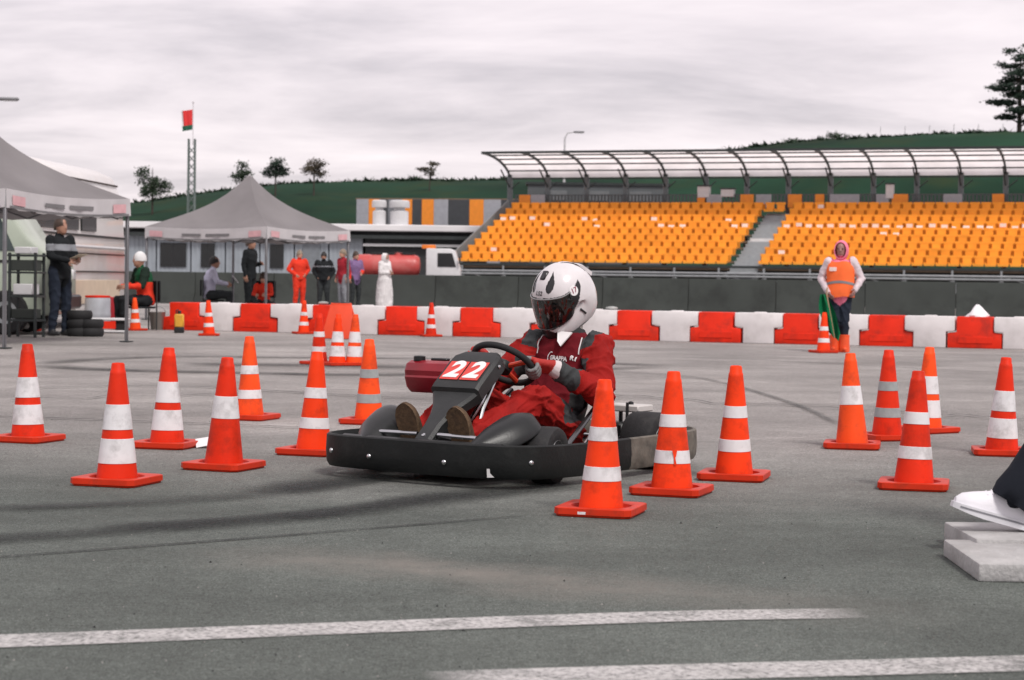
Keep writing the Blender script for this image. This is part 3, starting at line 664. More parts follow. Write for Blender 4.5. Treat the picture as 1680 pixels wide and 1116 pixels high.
tree(1300, 171, 240, 'second low bush on the hill crest, nearer the canopy middle', .8, [(0, 0, .4, .9, .4, .25)], 500, LEAFM, .10)

# ------------------------------------------------------------------ panelled building, containers, low roofs
pb = P(585, 372, 100); pr_ = P(862, 372, 98); bw_ = (pr_ - pb).length
o = thing('panelled_building', 'long building clad in grey, orange and charcoal vertical panels', 'building', (pb.x, pb.y, 0), math.atan2(pr_.y - pb.y, pr_.x - pb.x))
CHAR = mat('panel_charcoal', (.045, .05, .055), .6, var=.12); MGR = mat('panel_mid_grey', (.16, .17, .185), .6, var=.1)
HT = P(585, 327, 100).z
g = Geo(); g.box((bw_ / 2, 2.0, HT / 2 - .03), (bw_ - .02, 3.9, HT - .06)); g.obj('wall', CHAR, o, smooth=False)
x = 0; pat = [(.62, LGR), (.55, OPN), (.42, CHAR), (.72, MGR), (.5, OPN), (.48, CHAR), (.6, OPN), (.72, LGR), (1.05, CHAR), (.7, OPN), (.85, LGR), (1.2, CHAR)]
kk = bw_ / sum(q[0] for q in pat)
for w, mm_ in pat:
    w *= kk; g = Geo(); lo = .6 if mm_ is not OPN or x < 2.3 else 1.2
    g.box((x + w / 2, -.04, (HT + lo) / 2), (w - .012, .06, HT - lo), .008); g.obj('panel', mm_, o); x += w
g = Geo(); g.box((bw_ * .66, -.03, 2.9), (2.0, .1, .42)); g.obj('window', mat('dark_glass', (.01, .012, .013), .12), o)
g = Geo(); g.box((bw_ / 2, 2, HT + .03), (bw_ + .1, 4.1, .06)); g.obj('roof', GREYD, o, smooth=False)
for u, w in ((622, .30), (655, .42)):
    p = P(u, 372, 92.8); o = thing('roof_vent', 'white capped roof vent on the long low roof, ' + ('slimmer of the two' if w < .4 else 'stouter of the two'), 'vent', (p.x, p.y, 3.42), 0, 'roof vents'); o.scale = (1.15, 1.15, 1.15)
    g = Geo(); g.lathe([(w * .9, 0), (w * .9, .55), (w * .55, .62), (w * .55, .72)], 16); g.obj('duct', WB, o); g = Geo(); g.lathe([(w, .72), (w * 1.02, .74), (w, .98), (w * .8, 1.02)], 16); g.obj('cap', WB, o)
BLUEG = mat('container_blue_grey', (.30, .335, .37), .55, var=.1, vscale=1.2, dirt=(.2, .22, .24), damt=.4)
rl, rr_ = P(196, 380, 92), P(800, 380, 92); W_ = rr_.x - rl.x
o = thing('site_office_row', 'low blue-grey site office row with a long flat white roof edge', 'building', (rl.x, rl.y, 0), 0); o.scale = (1, 1, 1.2)
g = Geo(); g.box((W_ / 2, .35 + 1.2, 2.72), (W_ + .3, 3.0, .26), .03); g.obj('roof', mat('roof_white', (.72, .71, .72), .55, var=.06, vscale=.8), o)
g = Geo(); g.box((W_ / 2, .25, 2.36), (W_, .12, .14)); g.obj('gutter', STEELD, o, smooth=False)
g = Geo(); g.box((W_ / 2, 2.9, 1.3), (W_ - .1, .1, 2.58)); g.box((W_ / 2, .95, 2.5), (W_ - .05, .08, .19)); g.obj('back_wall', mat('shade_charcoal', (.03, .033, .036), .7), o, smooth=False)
n = 7; cw = W_ * .66 / n
for i in range(n):
    g = Geo(); g.box((i * cw + cw / 2, .6 + 1.1, 1.28), (cw - .05, 2.2, 2.3), .02); ribn = 8
    for k in range(ribn): g.box((i * cw + (k + .5) * cw / ribn, .59, 1.28), (cw / ribn * .5, .03, 2.2))
    c_ = g.obj('office_unit', BLUEG, o, smooth=False)
    if i in (1, 2, 4):
        g = Geo(); g.box((i * cw + cw * .5, .55, 1.55), (cw * (.75 if i == 1 else .4), .06, .95)); w_ = g.obj('window', mat('window_frame_dark', (.02, .022, .024), .4), o)
        for s in (-1, 1):
            g = Geo(); g.box((i * cw + cw * .5 + s * cw * (.18 if i == 1 else .095), .515, 1.55), (cw * (.33 if i == 1 else .17), .02, .82)); g.obj('pane', mat('dark_glass', (.01, .012, .013), .12), w_)
    if i == 5: g = Geo(); g.box((i * cw + cw * .5, .56, 1.1), (.8, .06, 1.95), .01); g.obj('door', mat('door_grey', (.18, .2, .22), .5), o)
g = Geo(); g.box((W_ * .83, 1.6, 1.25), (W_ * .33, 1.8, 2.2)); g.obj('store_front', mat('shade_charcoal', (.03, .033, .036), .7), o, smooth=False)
g = Geo(); g.box((W_ * .80, .45, 2.05), (W_ * .28, .1, .10)); g.obj('strip_lamp_housing', WB, o)

# tanker truck
p = P(578, 444, 72); q = P(760, 444, 72); TL = q.x - p.x
o = thing('tanker_truck', 'small truck with white cab and faded red tank behind the dark wall', 'truck', (p.x, p.y, 0))
TRED = mat('tank_red', (.50, .075, .07), .4, var=.15, vscale=1.5, dirt=(.55, .22, .2), dscale=2, damt=.5)
g = Geo(); g.lathe([(.05, -1.26), (.30, -1.22), (.38, -1.12), (.40, -1.0), (.40, 1.0), (.38, 1.12), (.30, 1.22), (.05, 1.26)], 24, M=frame((1.26, 0, 1.38), (0, 1, 0), (0, 0, 1), (1, 0, 0))); tk = g.obj('tank', TRED, o)
g = Geo(); g.lathe([(.16, 0), (.16, .10), (.12, .12)], 14, M=Matrix.Translation((1.7, 0, 1.74))); g.obj('hatch', TRED, tk); g = Geo(); g.box((1.5, 0, 1.84), (1.6, .3, .025)); g.obj('walkway', STEELD, tk)
g = Geo(); g.box((1.9, 0, .85), (3.9, .8, .16), .02); g.obj('chassis', STEELD, o)
g = Geo(); g.prism([(0, .6), (1.25, .6), (1.25, 1.25), (1.05, 1.95), (.9, 2.02), (0, 2.02)], 1.5, M=frame((2.75, .75, 0), (1, 0, 0), (0, 0, 1), (0, -1, 0)), bev=.05); cab = g.obj('cab', WB, o)
g = Geo(); g.prism([(.42, 1.35), (1.10, 1.35), (.95, 1.85), (.42, 1.85)], .02, M=frame((2.75, -.752, 0), (1, 0, 0), (0, 0, 1), (0, -1, 0))); g.obj('side_window', mat('dark_glass', (.01, .012, .013), .12), cab)
g = Geo(); g.box((2.82, -.1, 2.08), (.5, .5, .14), .02); g.obj('beacon_bar', mat('beacon_orange', (.8, .2, .02), .4), cab)
g = Geo(); g.box((3.98, -.85, 1.6), (.06, .12, .28), .02); g.obj('mirror', STEELD, cab)
for x_ in (.5, 1.2, 3.3):
    for s in (-1, 1):
        g = Geo(); g.lathe([(.15, -.11), (.36, -.11), (.40, -.07), (.40, .07), (.36, .11), (.15, .11)], 20, M=frame((x_, s * .65, .40), (1, 0, 0), (0, 0, 1), (0, 1, 0))); w_ = g.obj('wheel', mat('tyre_black', (.012, .012, .013), .8, var=.2), o)
        g = Geo(); g.lathe([(.01, -.06), (.15, -.08), (.16, .08), (.01, .06)], 16, M=frame((x_, s * .65, .40), (1, 0, 0), (0, 0, 1), (0, 1, 0))); g.obj('rim', STEEL, w_)

# lattice mast with hanging flag
p = P(314, 330, 96); o = thing('lattice_mast', 'grey-green lattice mast rising beside the grey tent', 'mast', (p.x, p.y, 0)); HM = P(314, 228, 96).z; MG = mat('mast_green_grey', (.12, .15, .14), .6, .2)
g = Geo()
for sx_ in (-1, 1):
    for sy_ in (-1, 1): g.tube([(sx_ * .17, sy_ * .17, 0), (sx_ * .15, sy_ * .15, HM)], .035, 6)
for k in range(int(HM / .4)):
    z = k * .4
    for a_, b_ in (((-1, -1), (1, -1)), ((1, -1), (1, 1)), ((1, 1), (-1, 1)), ((-1, 1), (-1, -1))): g.tube([(a_[0] * .16, a_[1] * .16, z), (b_[0] * .16, b_[1] * .16, z + .4)], .025, 5)
g.obj('lattice', MG, o); HF = P(314, 176, 96).z
g = Geo(); g.tube([(.05, 0, HM - .3), (.05, 0, HF + .2)], .022, 6); g.lathe([(.05, HF + .2), (.06, HF + .24), (.02, HF + .3)], 8, M=Matrix.Translation((.05, 0, 0))); g.obj('pole', mat('pole_pale', (.6, .58, .6), .5), o)
fl = Geo(); zt_, zb_ = P(314, 180, 96).z, P(314, 213, 96).z; rows = []
for i in range(9):
    s = i / 8; z = zt_ + (zb_ - zt_) * s; rows.append([(.02 - .55 * j / 8 * (1 - .12 * s), .05 * math.sin(j * 1.7 + s * 2) * (j / 8), z - .08 * (j / 8)) for j in range(9)])
f = thing('flag', 'red flag with green lower edge hanging from the mast pole', 'flag', (p.x, p.y, 0))
FR = mat('flag_red', (.62, .03, .03), .8, var=.08); FG = mat('flag_green', (.01, .09, .05), .8, var=.1); FW = mat('flag_white', (.7, .68, .68), .8)
for nm, i0, i1, mm_ in (('red_field', 0, 6, FR), ('green_field', 6, 8, FG)):
    g = Geo(); 
    front = [[(a, b - .006, c) for a, b, c in r] for r in rows[i0:i1 + 1]]; back = [[(a, b + .006, c) for a, b, c in r] for r in rows[i0:i1 + 1]]
    g.loft(front, closed=False, cap=False); g.loft(back, closed=False, cap=False); g.obj(nm, mm_, f)
g = Geo(); g.loft([[(a, b - .009, c) for a, b, c in r[7:9]] for r in rows[0:7]], closed=False, cap=False); g.obj('white_edge', FW, f)

# street lamps
def lamp(u, v, D, label, s=1):
    top = P(u, v, D); o = thing('street_lamp', label, 'street lamp', (top.x - s * .55, top.y, 0)); H = top.z
    g = Geo(); g.tube([(0, 0, 0), (0, 0, H * .6), (0, 0, H - .35), (s * .15, 0, H - .05), (s * .5, 0, H)], [.09, .07, .05, .04, .03], 8); g.obj('pole', mat('lamp_pole_pale', (.55, .55, .56), .5, .2), o)
    g = Geo(); g.box((s * .78, 0, H + .01), (.62, .22, .10), .04); h = g.obj('lamp_head', mat('lamp_head_grey', (.2, .2, .21), .5), o); g = Geo(); g.box((s * .82, 0, H - .045), (.4, .15, .02)); g.obj('lens', WB, h)
    g = Geo(); g.lathe([(.16, 0), (.15, .3), (.10, .34)], 10); g.obj('base', STEEL, o)
lamp(943, 217, 108, 'slim street lamp rising behind the grandstand canopy')
lamp(2, 163, 60, 'slim street lamp whose head reaches out above the tall white coach', 1)

# ------------------------------------------------------------------ gazebo tents
TG = translucent('tent_grey_fabric', (.27, .255, .26), .22); TGV = mat('valance_pale', (.50, .48, .49), .8, var=.08, vscale=3); TGP = mat('valance_print_pink', (.62, .36, .38), .8); TDK = mat('valance_print_dark', (.17, .165, .17), .8)
def gazebo(loc, yaw, w, eave, peak, label):
    o = thing('gazebo_tent', label, 'tent', loc, yaw); h = w / 2; n = 14
    legs = [(-h, -h), (h, -h), (h, h), (-h, h)]
    for sx_, sy_ in legs:
        g = Geo(); g.box((sx_ * .985, sy_ * .985, eave / 2), (.045, .045, eave), .008); lg = g.obj('leg', mat('tent_leg_grey', (.16, .16, .17), .45, .4), o)
        g = Geo(); g.box((sx_ * .985, sy_ * .985, .012), (.14, .14, .016), .003); g.obj('foot', STEELD, lg)
    for k in range(4):       # four roof slopes with sagging fabric and pointed hood
        a, b = Vector((*legs[k], eave)), Vector((*legs[(k + 1) % 4], eave)); g = Geo(); rows = []
        for i in range(n + 1):
            s = i / n; zz = eave + (peak - eave) * (.62 * s + .38 * s ** 4); q = 1 - s * .985; row = []
            for j in range(11):
                f = j / 10; p = a.lerp(b, f); mid = 4 * f * (1 - f)
                row.append((p.x * q * (1 - .03 * mid * (1 - s)), p.y * q * (1 - .03 * mid * (1 - s)), zz - .10 * mid * math.sin(math.pi * min(1, s * 1.15)) - .05 * mid * (1 - s)))
            rows.append(row)
        g.loft(rows, closed=False, cap=False); g.obj('roof_slope', TG, o, angle=80)
        g = Geo(); r0, r1 = [], []
        d = (b - a).normalized(); nn_ = Vector((d.y, -d.x, 0))
        for j in range(21):
            f = j / 20; p = a.lerp(b, f); mid = 4 * f * (1 - f); k0 = 1 - .03 * mid; wv_ = .012 * math.sin(f * 40)
            r0.append((p.x * k0 + nn_.x * .004, p.y * k0 + nn_.y * .004, eave - .05 * mid + .004)); r1.append((p.x * k0 + nn_.x * (.012 + wv_), p.y * k0 + nn_.y * (.012 + wv_), eave - .05 * mid - .24 + wv_))
        g.loft([r0, [tuple(Vector(x).lerp(Vector(y), .5)) for x, y in zip(r0, r1)], r1], closed=False, cap=False); va = g.obj('valance', TGV, o, angle=80)
        for (f0, f1, zz, hh_, mm_) in ((.04, .14, -.07, .12, TGP), (.86, .96, -.07, .12, TGP), (.30, .46, -.10, .05, TDK), (.50, .70, -.10, .05, TDK), (.02, .98, -.205, .03, TDK)):
            g = Geo(); vs = []
            for j in range(9):
                f = f0 + (f1 - f0) * j / 8; p = a.lerp(b, f); mid = 4 * f * (1 - f); k0 = 1 - .03 * mid; wv_ = .012 * math.sin(f * 40) * (-zz / .24)
                for dz in (0, -hh_): vs.append((p.x * k0 + nn_.x * (.022 + abs(wv_)), p.y * k0 + nn_.y * (.022 + abs(wv_)), eave - .05 * mid + zz + dz))
            g.add(vs, [(2 * j, 2 * j + 1, 2 * j + 3, 2 * j + 2) for j in range(8)]); g.obj('print', mm_, va)
        g = Geo(); m0, m1 = a * .925, b * .925; m0.z = m1.z = eave - .28
        for i in range(4):
            q0, q1 = m0.lerp(m1, i / 4), m0.lerp(m1, (i + 1) / 4); up = Vector((0, 0, .22)); g.tube([q0, q1 + up], .013, 5); g.tube([q0 + up, q1], .013, 5)
        g.obj('scissor_truss', mat('tent_leg_grey', (.16, .16, .17), .45, .4), o)
    g = Geo(); g.lathe([(.09, peak - .13), (.05, peak - .04), (.012, peak + .02)], 12); g.obj('peak_cap', TGV, o)
    return o
pc = P(408, 450, 41.0); gazebo((pc.x, pc.y, 0), R(-28), 3.05, 1.93, 3.05, 'grey pop-up gazebo tent with pale printed valance behind the barriers')
gazebo((-7.29, 26.15, 0), R(-18), 3.1, 1.99, 3.12, 'grey pop-up gazebo tent shading the pale van and standing man')

# ------------------------------------------------------------------ tall white coach and pale van
CW_ = mat('coach_white', (.76, .73, .71), .3, var=.05, vscale=.8, dirt=(.5, .43, .36), dscale=1.2, damt=.35, coat=.3)
CREAM = mat('coach_cream', (.66, .55, .42), .4, var=.08, dirt=(.4, .3, .22), damt=.3)
p = P(40, 450, 31.0); q = P(205, 450, 37.6); vv = q - p; CL = vv.length; cy_ = math.atan2(vv.y, vv.x)
o = thing('coach', 'tall white coach with dark seam lines parked behind the gazebo tent', 'coach', (p.x, p.y, 0), cy_)
g = Geo(); pf = [(0, .38), (0, 1.5), (.06, 2.35), (.25, 2.78), (.6, 2.93), (1.7, 2.93), (2.15, 2.75), (2.3, 2.35), (2.34, 1.5), (2.34, .38)]
g.prism(pf, CL, M=frame((0, 0, 0), (0, 1, 0), (0, 0, 1), (1, 0, 0)), bev=.05); body = g.obj('body', CW_, o)
for (z, y, t_) in ((2.62, .155, .035), (1.62, -.006, .04), (1.30, -.006, .025), (.98, -.006, .025), (2.02, .03, .02)):
    g = Geo(); g.box((CL / 2, y - .008, z), (CL - .1, .016, t_)); g.obj('seam', mat('seam_black', (.012, .012, .013), .4), body)
g = Geo(); g.box((CL * .55, -.012, .62), (CL * .75, .02, .42), .006); g.obj('lower_skirt', CREAM, o)
for i, (a_, b_) in enumerate(((.3, 1.7), (1.85, 3.2), (3.4, 4.4))):
    g = Geo(); g.box(((a_ + b_) / 2, -.002, 1.83), (b_ - a_, .03, .26), .008); g.obj('window', mat('dark_glass', (.01, .012, .013), .12), o)
for x_ in (1.2, CL - 1.2):
    for s in (0, 1):
        g = Geo(); g.lathe([(.2, -.13), (.42, -.13), (.46, -.08), (.46, .08), (.42, .13), (.2, .13)], 24, M=frame((x_, .15 + s * 2.04, .46), (1, 0, 0), (0, 0, 1), (0, 1, 0))); w_ = g.obj('wheel', mat('tyre_black', (.012, .012, .013), .8, var=.2), o)
        g = Geo(); g.lathe([(.01, -.1), (.19, -.14), (.2, .12), (.01, .1)], 18, M=frame((x_, .15 + s * 2.04, .46), (1, 0, 0), (0, 0, 1), (0, 1, 0))); g.obj('rim', STEEL, w_)
g = Geo(); g.tube([(CL * .3, -.06, 1.42), (CL - .1, -.06, 1.42)], .028, 8); [g.tube([(x_, 0, 1.42), (x_, -.06, 1.42)], .015, 6) for x_ in (CL * .4, CL * .7, CL - .3)]; g.obj('grab_rail', WB, o)
g = Geo(); g.box((CL + .02, 1.17, 1.95), (.03, 1.9, .7), .01); g.obj('rear_window', mat('dark_glass', (.01, .012, .013), .12), o)
VG = mat('van_pale_green', (.40, .45, .37), .35, var=.06, dirt=(.25, .27, .22), damt=.3, coat=.3)
p = P(92, 450, 29.6); o = thing('panel_van', 'pale green panel van with dark side windows under the tent', 'van', (p.x, p.y, 0), R(182))
g = Geo(); g.prism([(0, .30), (3.9, .30), (3.9, 1.0), (3.7, 1.9), (3.5, 1.98), (.75, 1.98), (.45, 1.5), (.08, 1.18), (0, .9)], 1.65, M=frame((0, 0, 0), (1, 0, 0), (0, 0, 1), (0, -1, 0)), bev=.06); g.obj('body', VG, o)
g = Geo(); g.prism([(.62, 1.28), (1.55, 1.28), (1.55, 1.82), (.86, 1.82)], .02, M=frame((0, .012, 0), (1, 0, 0), (0, 0, 1), (0, -1, 0))); g.prism([(1.65, 1.28), (2.6, 1.28), (2.6, 1.82), (1.65, 1.82)], .02, M=frame((0, .012, 0), (1, 0, 0), (0, 0, 1), (0, -1, 0))); g.obj('side_window', mat('van_glass', (.05, .07, .07), .1), o)
g = Geo(); g.box((2.0, .004, 1.12), (3.6, .02, .035)); g.box((2.0, .004, .62), (3.6, .02, .03)); g.obj('trim_line', mat('seam_black', (.012, .012, .013), .4), o)
g = Geo(); g.prism([(1.75, .8), (2.25, .8), (2.25, 1.15), (1.75, 1.15)], .01, M=frame((0, .012, 0), (1, 0, 0), (0, 0, 1), (0, -1, 0))); g.obj('decal', mat('decal_grey', (.14, .15, .15), .6), o)
g = Geo(); g.box((-.03, -.82, .5), (.12, 1.6, .22), .03); g.obj('bumper', mat('black_plastic', (.012, .013, .014), .45), o)
g = Geo(); g.box((.03, -.2, .92), (.08, .26, .18), .03); g.box((.03, -1.45, .92), (.08, .26, .18), .03); g.obj('headlight', mat('lamp_glass', (.6, .6, .6), .1), o)
for x_ in (.75, 3.1):
    for y_ in (-.06, -1.59):
        g = Geo(); g.lathe([(.17, -.10), (.31, -.10), (.34, -.06), (.34, .06), (.31, .10), (.17, .10)], 24, M=frame((x_, y_, .34), (1, 0, 0), (0, 0, 1), (0, 1, 0))); w_ = g.obj('wheel', mat('tyre_black', (.012, .012, .013), .8, var=.2), o)
        g = Geo(); g.lathe([(.01, -.06), (.17, -.09), (.175, .11), (.01, .08)], 18, M=frame((x_, y_, .34), (1, 0, 0), (0, 0, 1), (0, 1, 0))); g.obj('rim', STEEL, w_)

# clutter by the coach
p = G(160, 539); o = thing('plastic_drum', 'pale grey plastic drum standing before the coach', 'drum', (p.x, p.y, 0)); g = Geo(); g.lathe([(.20, 0), (.22, .02), (.22, .20), (.225, .22), (.225, .26), (.22, .28), (.22, .50), (.21, .53), (.05, .54)], 20); g.obj('barrel', mat('drum_grey', (.42, .44, .48), .45), o); g = Geo(); g.lathe([(.215, .535), (.215, .57), (.02, .575)], 20); g.obj('lid', BRED, o)
p = G(188, 538); o = thing('tool_crate', 'red crate with purple end next to the grey drum', 'crate', (p.x, p.y, 0), R(8)); g = Geo(); g.box((0, 0, .30), (.34, .34, .48), .015); g.obj('case', mat('crate_red', (.42, .02, .03), .5), o); g = Geo(); g.box((-.20, 0, .30), (.06, .345, .49), .01); g.obj('end_panel', mat('crate_purple', (.13, .06, .2), .5), o); g = Geo(); g.box((0, 0, .03), (.40, .4, .05), .01); g.obj('skid', STEELD, o)
p = G(160, 546); o = thing('low_trolley', 'low white and red flatbed trolley in front of the coach', 'trolley', (p.x, p.y, 0), R(4))
g = Geo(); g.box((0, 0, .22), (1.0, .4, .035), .01); g.obj('deck', WB, o); g = Geo(); g.box((0, -.17, .13), (.62, .03, .12)); g.obj('side_board', BRED, o); g = Geo(); g.tube([(-.5, -.22, .03), (.5, -.22, .03)], .018, 6); g.obj('lower_rail', WB, o)
for sx_ in (-.38, .38):
    for sy_ in (-.12, .12): g = Geo(); g.lathe([(.02, -.03), (.09, -.03), (.09, .03), (.02, .03)], 14, M=frame((sx_, sy_, .09), (1, 0, 0), (0, 0, 1), (0, 1, 0))); g.obj('wheel', mat('tyre_black', (.012, .012, .013), .8), o)
p = G(294, 546.5); o = thing('canister', 'yellow canister with black base and cap by the end barrier', 'canister', (p.x, p.y, 0), R(5)); g = Geo(); g.box((0, 0, .20), (.15, .14, .22), .02); g.obj('can', mat('can_yellow', (.7, .36, .03), .45, dirt=(.15, .1, .05), damt=.5), o); g = Geo(); g.box((0, 0, .05), (.16, .15, .098), .015); g.obj('base', mat('black_plastic', (.012, .013, .014), .45), o); g = Geo(); g.lathe([(.03, .31), (.03, .36), (.01, .365)], 12); g.obj('cap', mat('black_plastic', (.012, .013, .014), .45), o); g = Geo(); g.tube([(-.05, 0, .31), (-.05, 0, .37), (-.01, 0, .38)], .01, 6); g.obj('handle', mat('black_plastic', (.012, .013, .014), .45), o)
p = G(14, 545); o = thing('sandbag', 'pale grey sandbag slumped at the tent leg by a small cone', 'sandbag', (p.x, p.y, 0)); g = Geo(); g.ellipsoid((0, 0, .09), (.27, .17, .09), 20, 12); g.obj('sack', mat('sack_pale', (.5, .5, .48), .9, bump=.5, bscale=25), o); g = Geo(); g.ellipsoid((.28, 0, .10), (.05, .07, .05), 12, 8); g.obj('tied_end', mat('sack_pale', (.5, .5, .48), .9), o)
p = G(258, 541); o = thing('bucket', 'dull metal bucket beside the seated figure in red', 'bucket', (p.x, p.y, 0)); g = Geo(); g.lathe([(.10, 0), (.11, .01), (.14, .30), (.145, .305), (.13, .30), (.10, .02)], 18); g.obj('pail', mat('bucket_metal', (.35, .34, .31), .4, .6), o); g = Geo(); g.tube([(.14 * math.cos(a_), 0, .30 + .10 * math.sin(a_)) for a_ in [math.pi * i / 10 for i in range(11)]], .006, 5); g.obj('handle', STEEL, o)

# concrete slabs underfoot at the edge
CONC = mat('slab_concrete', (.40, .395, .39), .8, var=.14, vscale=6, bump=.7, bscale=45, dirt=(.26, .25, .24), dscale=4, damt=.6)
for (v0, v1, uL, hz_, lab) in ((926, 886, 1612, .06, 'pale concrete paving slab, thick front one of the pair'), (884, 856, 1600, .075, 'pale concrete paving slab under the white trainer')):
    a_, b_ = G(uL, v0, hz_), G(uL, v1, hz_); dpt = b_.y - a_.y; o = thing('paving_slab', lab, 'paving slab', ((a_.x + .45), (a_.y + b_.y) / 2, 0), R(-1.5 if v0 > 900 else .8), 'concrete slabs on the asphalt')
    g = Geo(); g.box((.45, 0, hz_ / 2), (1.8, dpt - .012, hz_), .008, seg=2); g.obj('slab', CONC, o)

# dark equipment under the near tent
p = G(64, 541); o = thing('equipment_rack', 'black equipment rack with pale shelf items beside the van', 'rack', (P(44, 450, 28.7).x, 28.7, 0), R(-10))
for sx_ in (-.2, .2):
    for sy_ in (-.15, .15): g = Geo(); g.box((sx_, sy_, .62), (.035, .035, 1.24)); g.obj('upright', STEELD, o, smooth=False)
for z in (.25, .6, .95, 1.2): g = Geo(); g.box((0, 0, z), (.46, .34, .03)); g.obj('shelf', STEELD, o, smooth=False)
for z, w, hh_, mm_ in ((.34, .36, .14, DARKW), (.70, .30, .16, WB), (1.05, .38, .16, DARKW), (1.27, .26, .10, WB)): g = Geo(); g.box((0, -.02, z + .005), (w, .26, hh_), .01); g.obj('storage_box', mm_, o)
for k, u in enumerate((124, 143)):
    p = P(u, 450, 29.1)
    for i in range(2 if k else 3):
        o = thing('spare_tyre', ('spare kart tyre lying flat, %s of the %s stack by the coach' % (('bottom', 'middle', 'top')[i] if not k else ('bottom', 'top')[i], 'taller' if not k else 'shorter')), 'tyre', (p.x, p.y + .3, .13 * i), R(17 * i)); g = Geo(); g.lathe([(.10, .01), (.17, .0), (.19, .03), (.192, .065), (.19, .10), (.17, .13), (.10, .12)], 24); g.obj('carcass', mat('tyre_black', (.012, .012, .013), .8), o); g = Geo(); g.lathe([(.02, .03), (.10, .02), (.105, .11), (.02, .09)], 18); g.obj('rim', STEEL, o)

pa, pb_ = P(866, 330, 99.0), P(1096, 330, 99.0); zt2 = P(980, 304, 99.0).z
o = thing('service_building', 'dark grey service building seen behind the grandstand fence under the canopy', 'building', (pa.x, pa.y, 0)); W2 = pb_.x - pa.x
g = Geo(); g.box((W2 / 2, 1.2, zt2 / 2), (W2, 2.4, zt2)); g.obj('wall', mat('service_grey', (.085, .095, .10), .7, var=.15, vscale=.7), o, smooth=False)
g = Geo(); g.box((W2 / 2, 1.2, zt2 + .06), (W2 + .2, 2.6, .12)); g.obj('roof', STEELD, o, smooth=False)
for f_ in (.2, .5, .8): g = Geo(); g.box((W2 * f_, -.03, zt2 - .55), (1.1, .06, .5), .01); g.obj('louvre', mat('service_louvre', (.13, .14, .145), .6), o)
# ------------------------------------------------------------------ figures: one continuous skin grown round the bones
def skin_body(name, caps, lofts, voxel, tagmats, parent, smooth_it=3, recolor=None, fold=None):
    g = Geo()
    segs = []
    for p0, r0, p1, r1, tg in caps:
        g.capsule(p0, r0, p1, r1); segs.append((Vector(p0), r0, Vector(p1), r1, tg))
    for rings, tg in lofts:
        rr = []
        for c, la, de in rings:
            c, la, de = Vector(c), Vector(la), Vector(de)
            rr.append([c + la * math.cos(q) + de * math.sin(q) for q in [2 * math.pi * j / 20 for j in range(20)]])
        g.loft(rr)
        for i in range(len(rings) - 1):
            ra = (Vector(rings[i][1]).length + Vector(rings[i][2]).length) / 2; rb = (Vector(rings[i + 1][1]).length + Vector(rings[i + 1][2]).length) / 2
            segs.append((Vector(rings[i][0]), ra, Vector(rings[i + 1][0]), rb, tg))
    me = bpy.data.meshes.new('tmp'); me.from_pydata(g.v, [], g.f)
    bm = bmesh.new(); bm.from_mesh(me); bmesh.ops.recalc_face_normals(bm, faces=bm.faces[:]); bm.to_mesh(me); bm.free()
    o = bpy.data.objects.new('tmp', me); COL.objects.link(o)
    rm_ = o.modifiers.new('r', 'REMESH'); rm_.mode = 'VOXEL'; rm_.voxel_size = voxel
    sm_ = o.modifiers.new('s', 'SMOOTH'); sm_.iterations = smooth_it; sm_.factor = .5
    dg = bpy.context.evaluated_depsgraph_get(); out = bpy.data.meshes.new_from_object(o.evaluated_get(dg)); bpy.data.objects.remove(o); bpy.data.meshes.remove(me)
    out.name = name; n = len(out.vertices); co = np.empty(n * 3); out.vertices.foreach_get('co', co); co = co.reshape(-1, 3)
    def nearest(pts):
        best = np.full(len(pts), 1e9); idx = np.zeros(len(pts), int)
        for i, (a, ra, b, rb, tg) in enumerate(segs):
            a_, b_ = np.array(a), np.array(b); ab = b_ - a_; l2 = max(ab @ ab, 1e-9)
            t = np.clip(((pts - a_) @ ab) / l2, 0, 1); d = np.linalg.norm(pts - (a_ + t[:, None] * ab), axis=1) - (ra + (rb - ra) * t)
            k = d < best; best[k] = d[k]; idx[k] = i
        return idx
    if fold:
        nm = np.empty(n * 3); out.vertices.foreach_get('normal', nm); nm = nm.reshape(-1, 3); vi = nearest(co); new = co.copy()
        for k in range(n):
            tg = segs[vi[k]][4]; f = fold.get(tg)
            if not f: continue
            a, b = segs[vi[k]][0], segs[vi[k]][2]; ax = (b - a).normalized(); p = Vector(co[k]); al = p.dot(ax); side = p - ax * al
            w = Vector((side.x * f[1] * f[3], side.y * f[1] * f[3], side.z * f[1] * f[3])) + ax * al * f[1]
            h = max(0, 1 - abs(mnoise.noise(w)) * 2.2) ** 2.2 * 1.5 - .45 + .5 * max(0, 1 - abs(mnoise.noise(w * 2.1 + Vector((7, 3, 1)))) * 2.4) ** 2
            new[k] = co[k] + nm[k] * f[0] * h
        out.vertices.foreach_set('co', new.ravel()); out.update()
    fn = len(out.polygons); ctr = np.empty(fn * 3); out.polygons.foreach_get('center', ctr); ctr = ctr.reshape(-1, 3); fi = nearest(ctr)
    tags = [segs[i][4] for i in fi]
    if recolor: tags = [recolor(ctr[i], tags[i]) for i in range(fn)]
    keys = list(dict.fromkeys(tags)); out.materials.clear()
    for k in keys: out.materials.append(tagmats[k])
    out.polygons.foreach_set('material_index', [keys.index(t) for t in tags]); out.polygons.foreach_set('use_smooth', [True] * fn)
    return link(name, out, parent)

